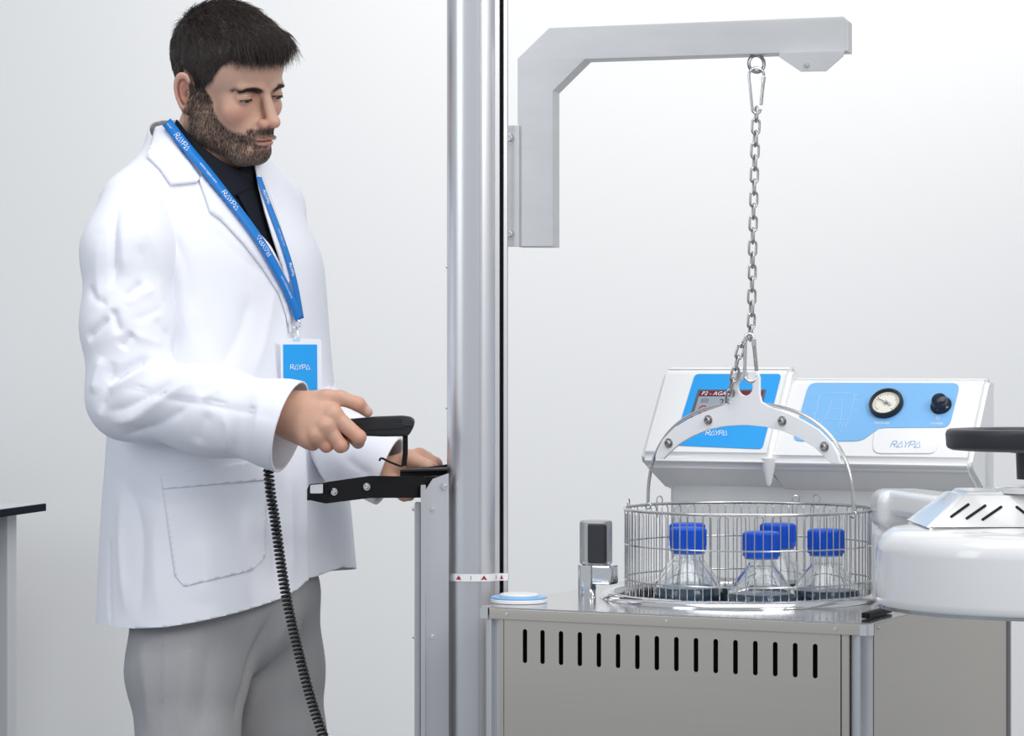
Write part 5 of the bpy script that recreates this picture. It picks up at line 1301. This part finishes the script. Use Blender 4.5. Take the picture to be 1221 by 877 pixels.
put_logo(f1, L1, L1 * .615, .0085, s1, True); put_text(f1, L1, L1 * .855, .0062, 'www.raypa.com', s1, True)
put_logo(f2, L2, L2 * .10, .0058, s2); put_text(f2, L2, L2 * .44, .0045, 'www.raypa.com', s2); put_logo(f2, L2, L2 * .62, .0050, s2)
# clip and badge
b0 = surf_pt(352, 386); YBd = b0[0].y - .016
endp = f1(L1 * .995, 0); 
tubeo('clip_ring', chain_ring(W(353.5, 386, endp.y - .002), .0062, .001, (.2, -1, 0), 20), .0010, M['chrome'], lan, 8, True)
tubeo('clip_hook', catmull([W(353.5, 391, endp.y - .002), W(351.5, 395, endp.y - .003), W(351, 401, endp.y - .004), W(353, 405, endp.y - .004), W(355.5, 402, endp.y - .004), W(355, 396, endp.y - .003), W(354, 391, endp.y - .002)], 4), .0011, M['chrome'], lan, 8)
bm = bmesh.new(); lathe(bm, [(0, 0), (.0022, .001), (.0022, .006), (0, .007)], W(353.5, 394, endp.y - .003), 14); bm_obj('clip_swivel', bm, M['chrome'], lan, 40)
ys_ = [surf_pt(*q_)[0].y for q_ in ((335, 404), (335, 440), (335, 458), (356, 404), (356, 450))]; pbd = Plane(W(335, 404, min(ys_) - .010), (1, .10, 0), (0, .02, 1))
badge = plate('badge', [[pbd.px(*q_) for q_ in round_poly([(334.5, 403), (383, 404), (384, 472), (335, 471)], 3)]], .0012, M['badge_clear'], lan, pbd.frame(0))
bb = plate('badge_print', [[pbd.px(*q_) for q_ in [(337.5, 410.5), (378, 410.5), (378.5, 466), (338, 465)]]], .0004, M['blue'], badge, pbd.frame(.0010))
u_, v_ = pbd.px(346.5, 440); ribbons(logo_strokes(u_, v_, .0072), .0010, lambda a, b: pbd.at(a, b, .0016), 'badge_logo', M['white_print'], badge)
plate('badge_slot', [[pbd.px(*q_) for q_ in round_poly([(349, 403.5), (358, 403.5), (358, 406.5), (349, 406.5)], 1)]], .0003, M['pale_print'], badge, pbd.frame(.0008))
# ------------------------------------------------------------------ handset, hook and cord
YHs = 3.928
hs_ = thing('handset', 'black remote control handset held over the steel bracket with its coiled cord', 'handset', W(450, 516, YHs))
ph = Plane(W(450, 508, YHs + .011), (1, 0, 0), (0, 0, 1))
hb_ = plate('handset_body', [[ph.px(*q_) for q_ in round_poly([(374, 504), (421, 501), (447, 498.5), (480, 497.3), (489, 498.5), (492.5, 501), (491.5, 507), (489, 512), (486, 517), (458, 517.5), (432, 516.5), (374, 519)], 2.5)]], .024, M['black'], hs_, ph.frame(.011), bevel=.003)
ph2 = Plane(W(450, 508, YHs - .0125), (1, 0, 0), (0, 0, 1))
plate('side_rib', [[ph.px(*q_) for q_ in round_poly([(425, 507), (480, 504), (481, 510), (427, 513)], 1)]], .002, M['black'], hs_, ph2.frame(.0), bevel=.0005)
plate('end_shell', [[ph.px(*q_) for q_ in round_poly([(479.5, 499), (489.5, 499.5), (492, 502), (490.5, 507.5), (479.5, 507)], 1.5)]], .003, M['rubber'], hs_, ph2.frame(.0), bevel=.0008)
for a in (445, 452, 459): boxo('push_button', W(a, 497.8, YHs), (.006, .010, .0035), M['rubber'], hs_, .001)
def strip(name, px_pts, Y, width, th, m, parent):
    """bent flat strip seen on edge: path in the picture plane direction, width into depth"""
    P = [np.array(W(x, y, Y)) for x, y in px_pts]; V = []; F = []
    for i, q_ in enumerate(P):
        t_ = (P[min(i + 1, len(P) - 1)] - P[max(i - 1, 0)]); t_ /= np.linalg.norm(t_); nn = np.array([-t_[2], 0, t_[0]]) * th / 2
        for sx, sy in ((1, -1), (1, 1), (-1, 1), (-1, -1)): V.append(q_ + nn * sx + np.array([0, sy * width / 2, 0]))
    for i in range(len(P) - 1):
        for k_ in range(4): a = 4 * i + k_; b = 4 * i + (k_ + 1) % 4; F.append((a, b, b + 4, a + 4))
    F += [(3, 2, 1, 0), tuple(4 * (len(P) - 1) + k_ for k_ in range(4))]
    me = bpy.data.meshes.new(name); me.from_pydata([tuple(v) for v in V], [], F); me.update(); o = link(name, me, m, parent, 30)
    bmm = bmesh.new(); bmm.from_mesh(me); bmesh.ops.recalc_face_normals(bmm, faces=bmm.faces); bmm.to_mesh(me); bmm.free(); return o
strip('hook', [(480, 516), (482.5, 517), (482.8, 522), (482, 540), (481, 552), (479.5, 555.5), (476, 554.8), (466, 551), (456.5, 546.3), (454, 546), (452.3, 549)], YHs, .012, .0028, M['black_metal'], hs_)
strip('hook_face', [(483.2, 517), (483.3, 540), (481.6, 555)], YHs - .0045, .003, .0075, M['black_metal'], hs_)
# coiled cord: helix round a hanging path
cp = [W(384, 512, 3.945), W(374, 522, 4.005), W(338, 532, 4.015), W(321, 548, 3.99), W(320, 560, 3.958), W(323, 590, 3.955), (W(327.5, 617, 3.955)), W(332, 650, 3.955), W(336.5, 682, 3.957), W(343.5, 722, 3.96), W(355, 772, 3.965), W(370, 830, 3.97), W(388, 884, 3.975), W(404, 930, 3.98), W(430, 985, 4.0)]
path = catmull(cp[4:], 30); L_ = [0]
for a, b in zip(path, path[1:]): L_.append(L_[-1] + (b - a).length)
pitch = .0062; per = 12; nT = int(L_[-1] / pitch); H = []; i = 0; u = None
for s in range(nT * per):
    sl_ = s / (nT * per) * L_[-1]
    while i < len(L_) - 2 and L_[i + 1] < sl_: i += 1
    t = (sl_ - L_[i]) / (L_[i + 1] - L_[i]); c_ = path[i].lerp(path[i + 1], t); T_ = (path[i + 1] - path[i]).normalized()
    u = T_.orthogonal().normalized() if u is None else (u - T_ * u.dot(T_)).normalized(); v = T_.cross(u); a = 2 * math.pi * s / per
    H.append(c_ + (u * math.cos(a) + v * math.sin(a)) * .0062)
cord = tubeo('coiled_cord', H, .0021, M['black'], hs_, 6)
tubeo('cord_lead', catmull(cp[:5], 8), .0024, M['black'], hs_, 8)
# ------------------------------------------------------------------ bracket on the column
br_ = thing('handset_bracket', 'black folded metal cradle on an aluminium upright beside the column', 'bracket', W(515, 877, 3.985))
YP = 3.985
pp_ = Plane(W(520, 700, YP), (1, .10, 0), (0, 0, 1))
plate('upright', [[pp_.px(*q_) for q_ in [(507.5, 900), (507.5, 584), (516, 571), (534.6, 564.5), (534.6, 900)]]], .004, M['alu'], br_, pp_.frame(0), bevel=.0005)
bmz = CAMZ - (900 - CY) / FPX * YP
def vbox(name, x0, x1, y0, y1, Y0, Y1, m, parent, bev=.0008):
    a = W(x0, y1, Y0); b = W(x1, y0, Y0); return boxo(name, ((a.x + b.x) / 2, (Y0 + Y1) / 2, (a.z + b.z) / 2), (b.x - a.x, Y1 - Y0, b.z - a.z), m, parent, bev)
vbox('upright_flange', 501.5, 507.5, 578, 900, YP - .010, YP + .045, M['alu'], br_)
vbox('rear_rail', 494.3, 501.2, 599, 900, YP + .012, YP + .040, M['alu_brushed'], br_, .002)
vbox('upright_foot', 500, 545, 896, 906, YP - .02, YP + .06, M['alu'], br_)
for x, y, r in ((529, 580, .0045), (515.5, 607, .0030), (515, 759, .0036)): u, v = pp_.px(x, y); bolt(pp_.at(u, v, .002), pp_.n, r, br_)
for y in (607, 759): bolt(W(493.5, y, YP + .02), (-1, -.2, 0), .0022, br_)
# near arm (bent strip)
def strap3(name, cs, m, parent, th=.004):
    """cs: list of (px, ytop, ybot, Y)"""
    V = []; F = []
    for x, yt, yb_, Y in cs: V += [W(x, yt, Y), W(x, yb_, Y), W(x, yb_, Y) + Vector((0, th, 0)), W(x, yt, Y) + Vector((0, th, 0))]
    for i in range(len(cs) - 1):
        for k_ in range(4): a = 4 * i + k_; b = 4 * i + (k_ + 1) % 4; F.append((a, b, b + 4, a + 4))
    F += [(3, 2, 1, 0), tuple(4 * (len(cs) - 1) + k_ for k_ in range(4))]
    me = bpy.data.meshes.new(name); me.from_pydata(V, [], F); me.update(); bmm = bmesh.new(); bmm.from_mesh(me); bmesh.ops.recalc_face_normals(bmm, faces=bmm.faces)
    bmesh.ops.bevel(bmm, geom=[e_ for e_ in bmm.edges], offset=.0008, segments=2, affect='EDGES'); bmm.to_mesh(me); bmm.free(); return link(name, me, m, parent, 30)
strap3('near_arm', [(389, 574.5, 600, 3.915), (441, 567, 593.5, 3.945), (520, 568, 593, 3.999)], M['black_metal'], br_)
strap3('arm_end', [(366, 583, 597, 3.945), (369, 577, 596, 3.938), (388, 575.5, 600, 3.915), (391, 574, 600, 3.914)], M['black_metal'], br_, .012)
strap3('white_label', [(369.8, 578, 588.0, 3.9335), (385.0, 576.6, 587.8, 3.9155)], M['white_plate'], br_, .001)
for x, y, Y in ((398.5, 586, 3.917), (437.5, 580, 3.9395)): bolt(W(x, y, Y), (-.35, -1, .0), .0038, br_)
for x, y, Y in ((391.5, 585, 3.914),): bolt(W(x, y, Y), (-.35, -1, .0), .0022, br_, M['black_metal'])
strap3('far_arm', [(477, 560.5, 568, 4.005), (500, 558, 568, 4.012), (534.5, 553.5, 566, 4.022)], M['black_metal'], br_, .020)
bm = bmesh.new()
a_ = [W(477, 559.8, 4.0), W(534.5, 558.2, 4.0), W(534.5, 553.0, 4.05), W(497, 557, 4.05)]; vs = [bm.verts.new(q_) for q_ in a_]; vs2 = [bm.verts.new(q_ - Vector((0, 0, .0025))) for q_ in a_]
bm.faces.new(vs); bm.faces.new(vs2[::-1])
for i in range(4): bm.faces.new((vs[i], vs2[i], vs2[(i + 1) % 4], vs[(i + 1) % 4]))
bmesh.ops.recalc_face_normals(bm, faces=bm.faces); bm_obj('cradle_shelf', bm, M['rubber'], br_, 30)
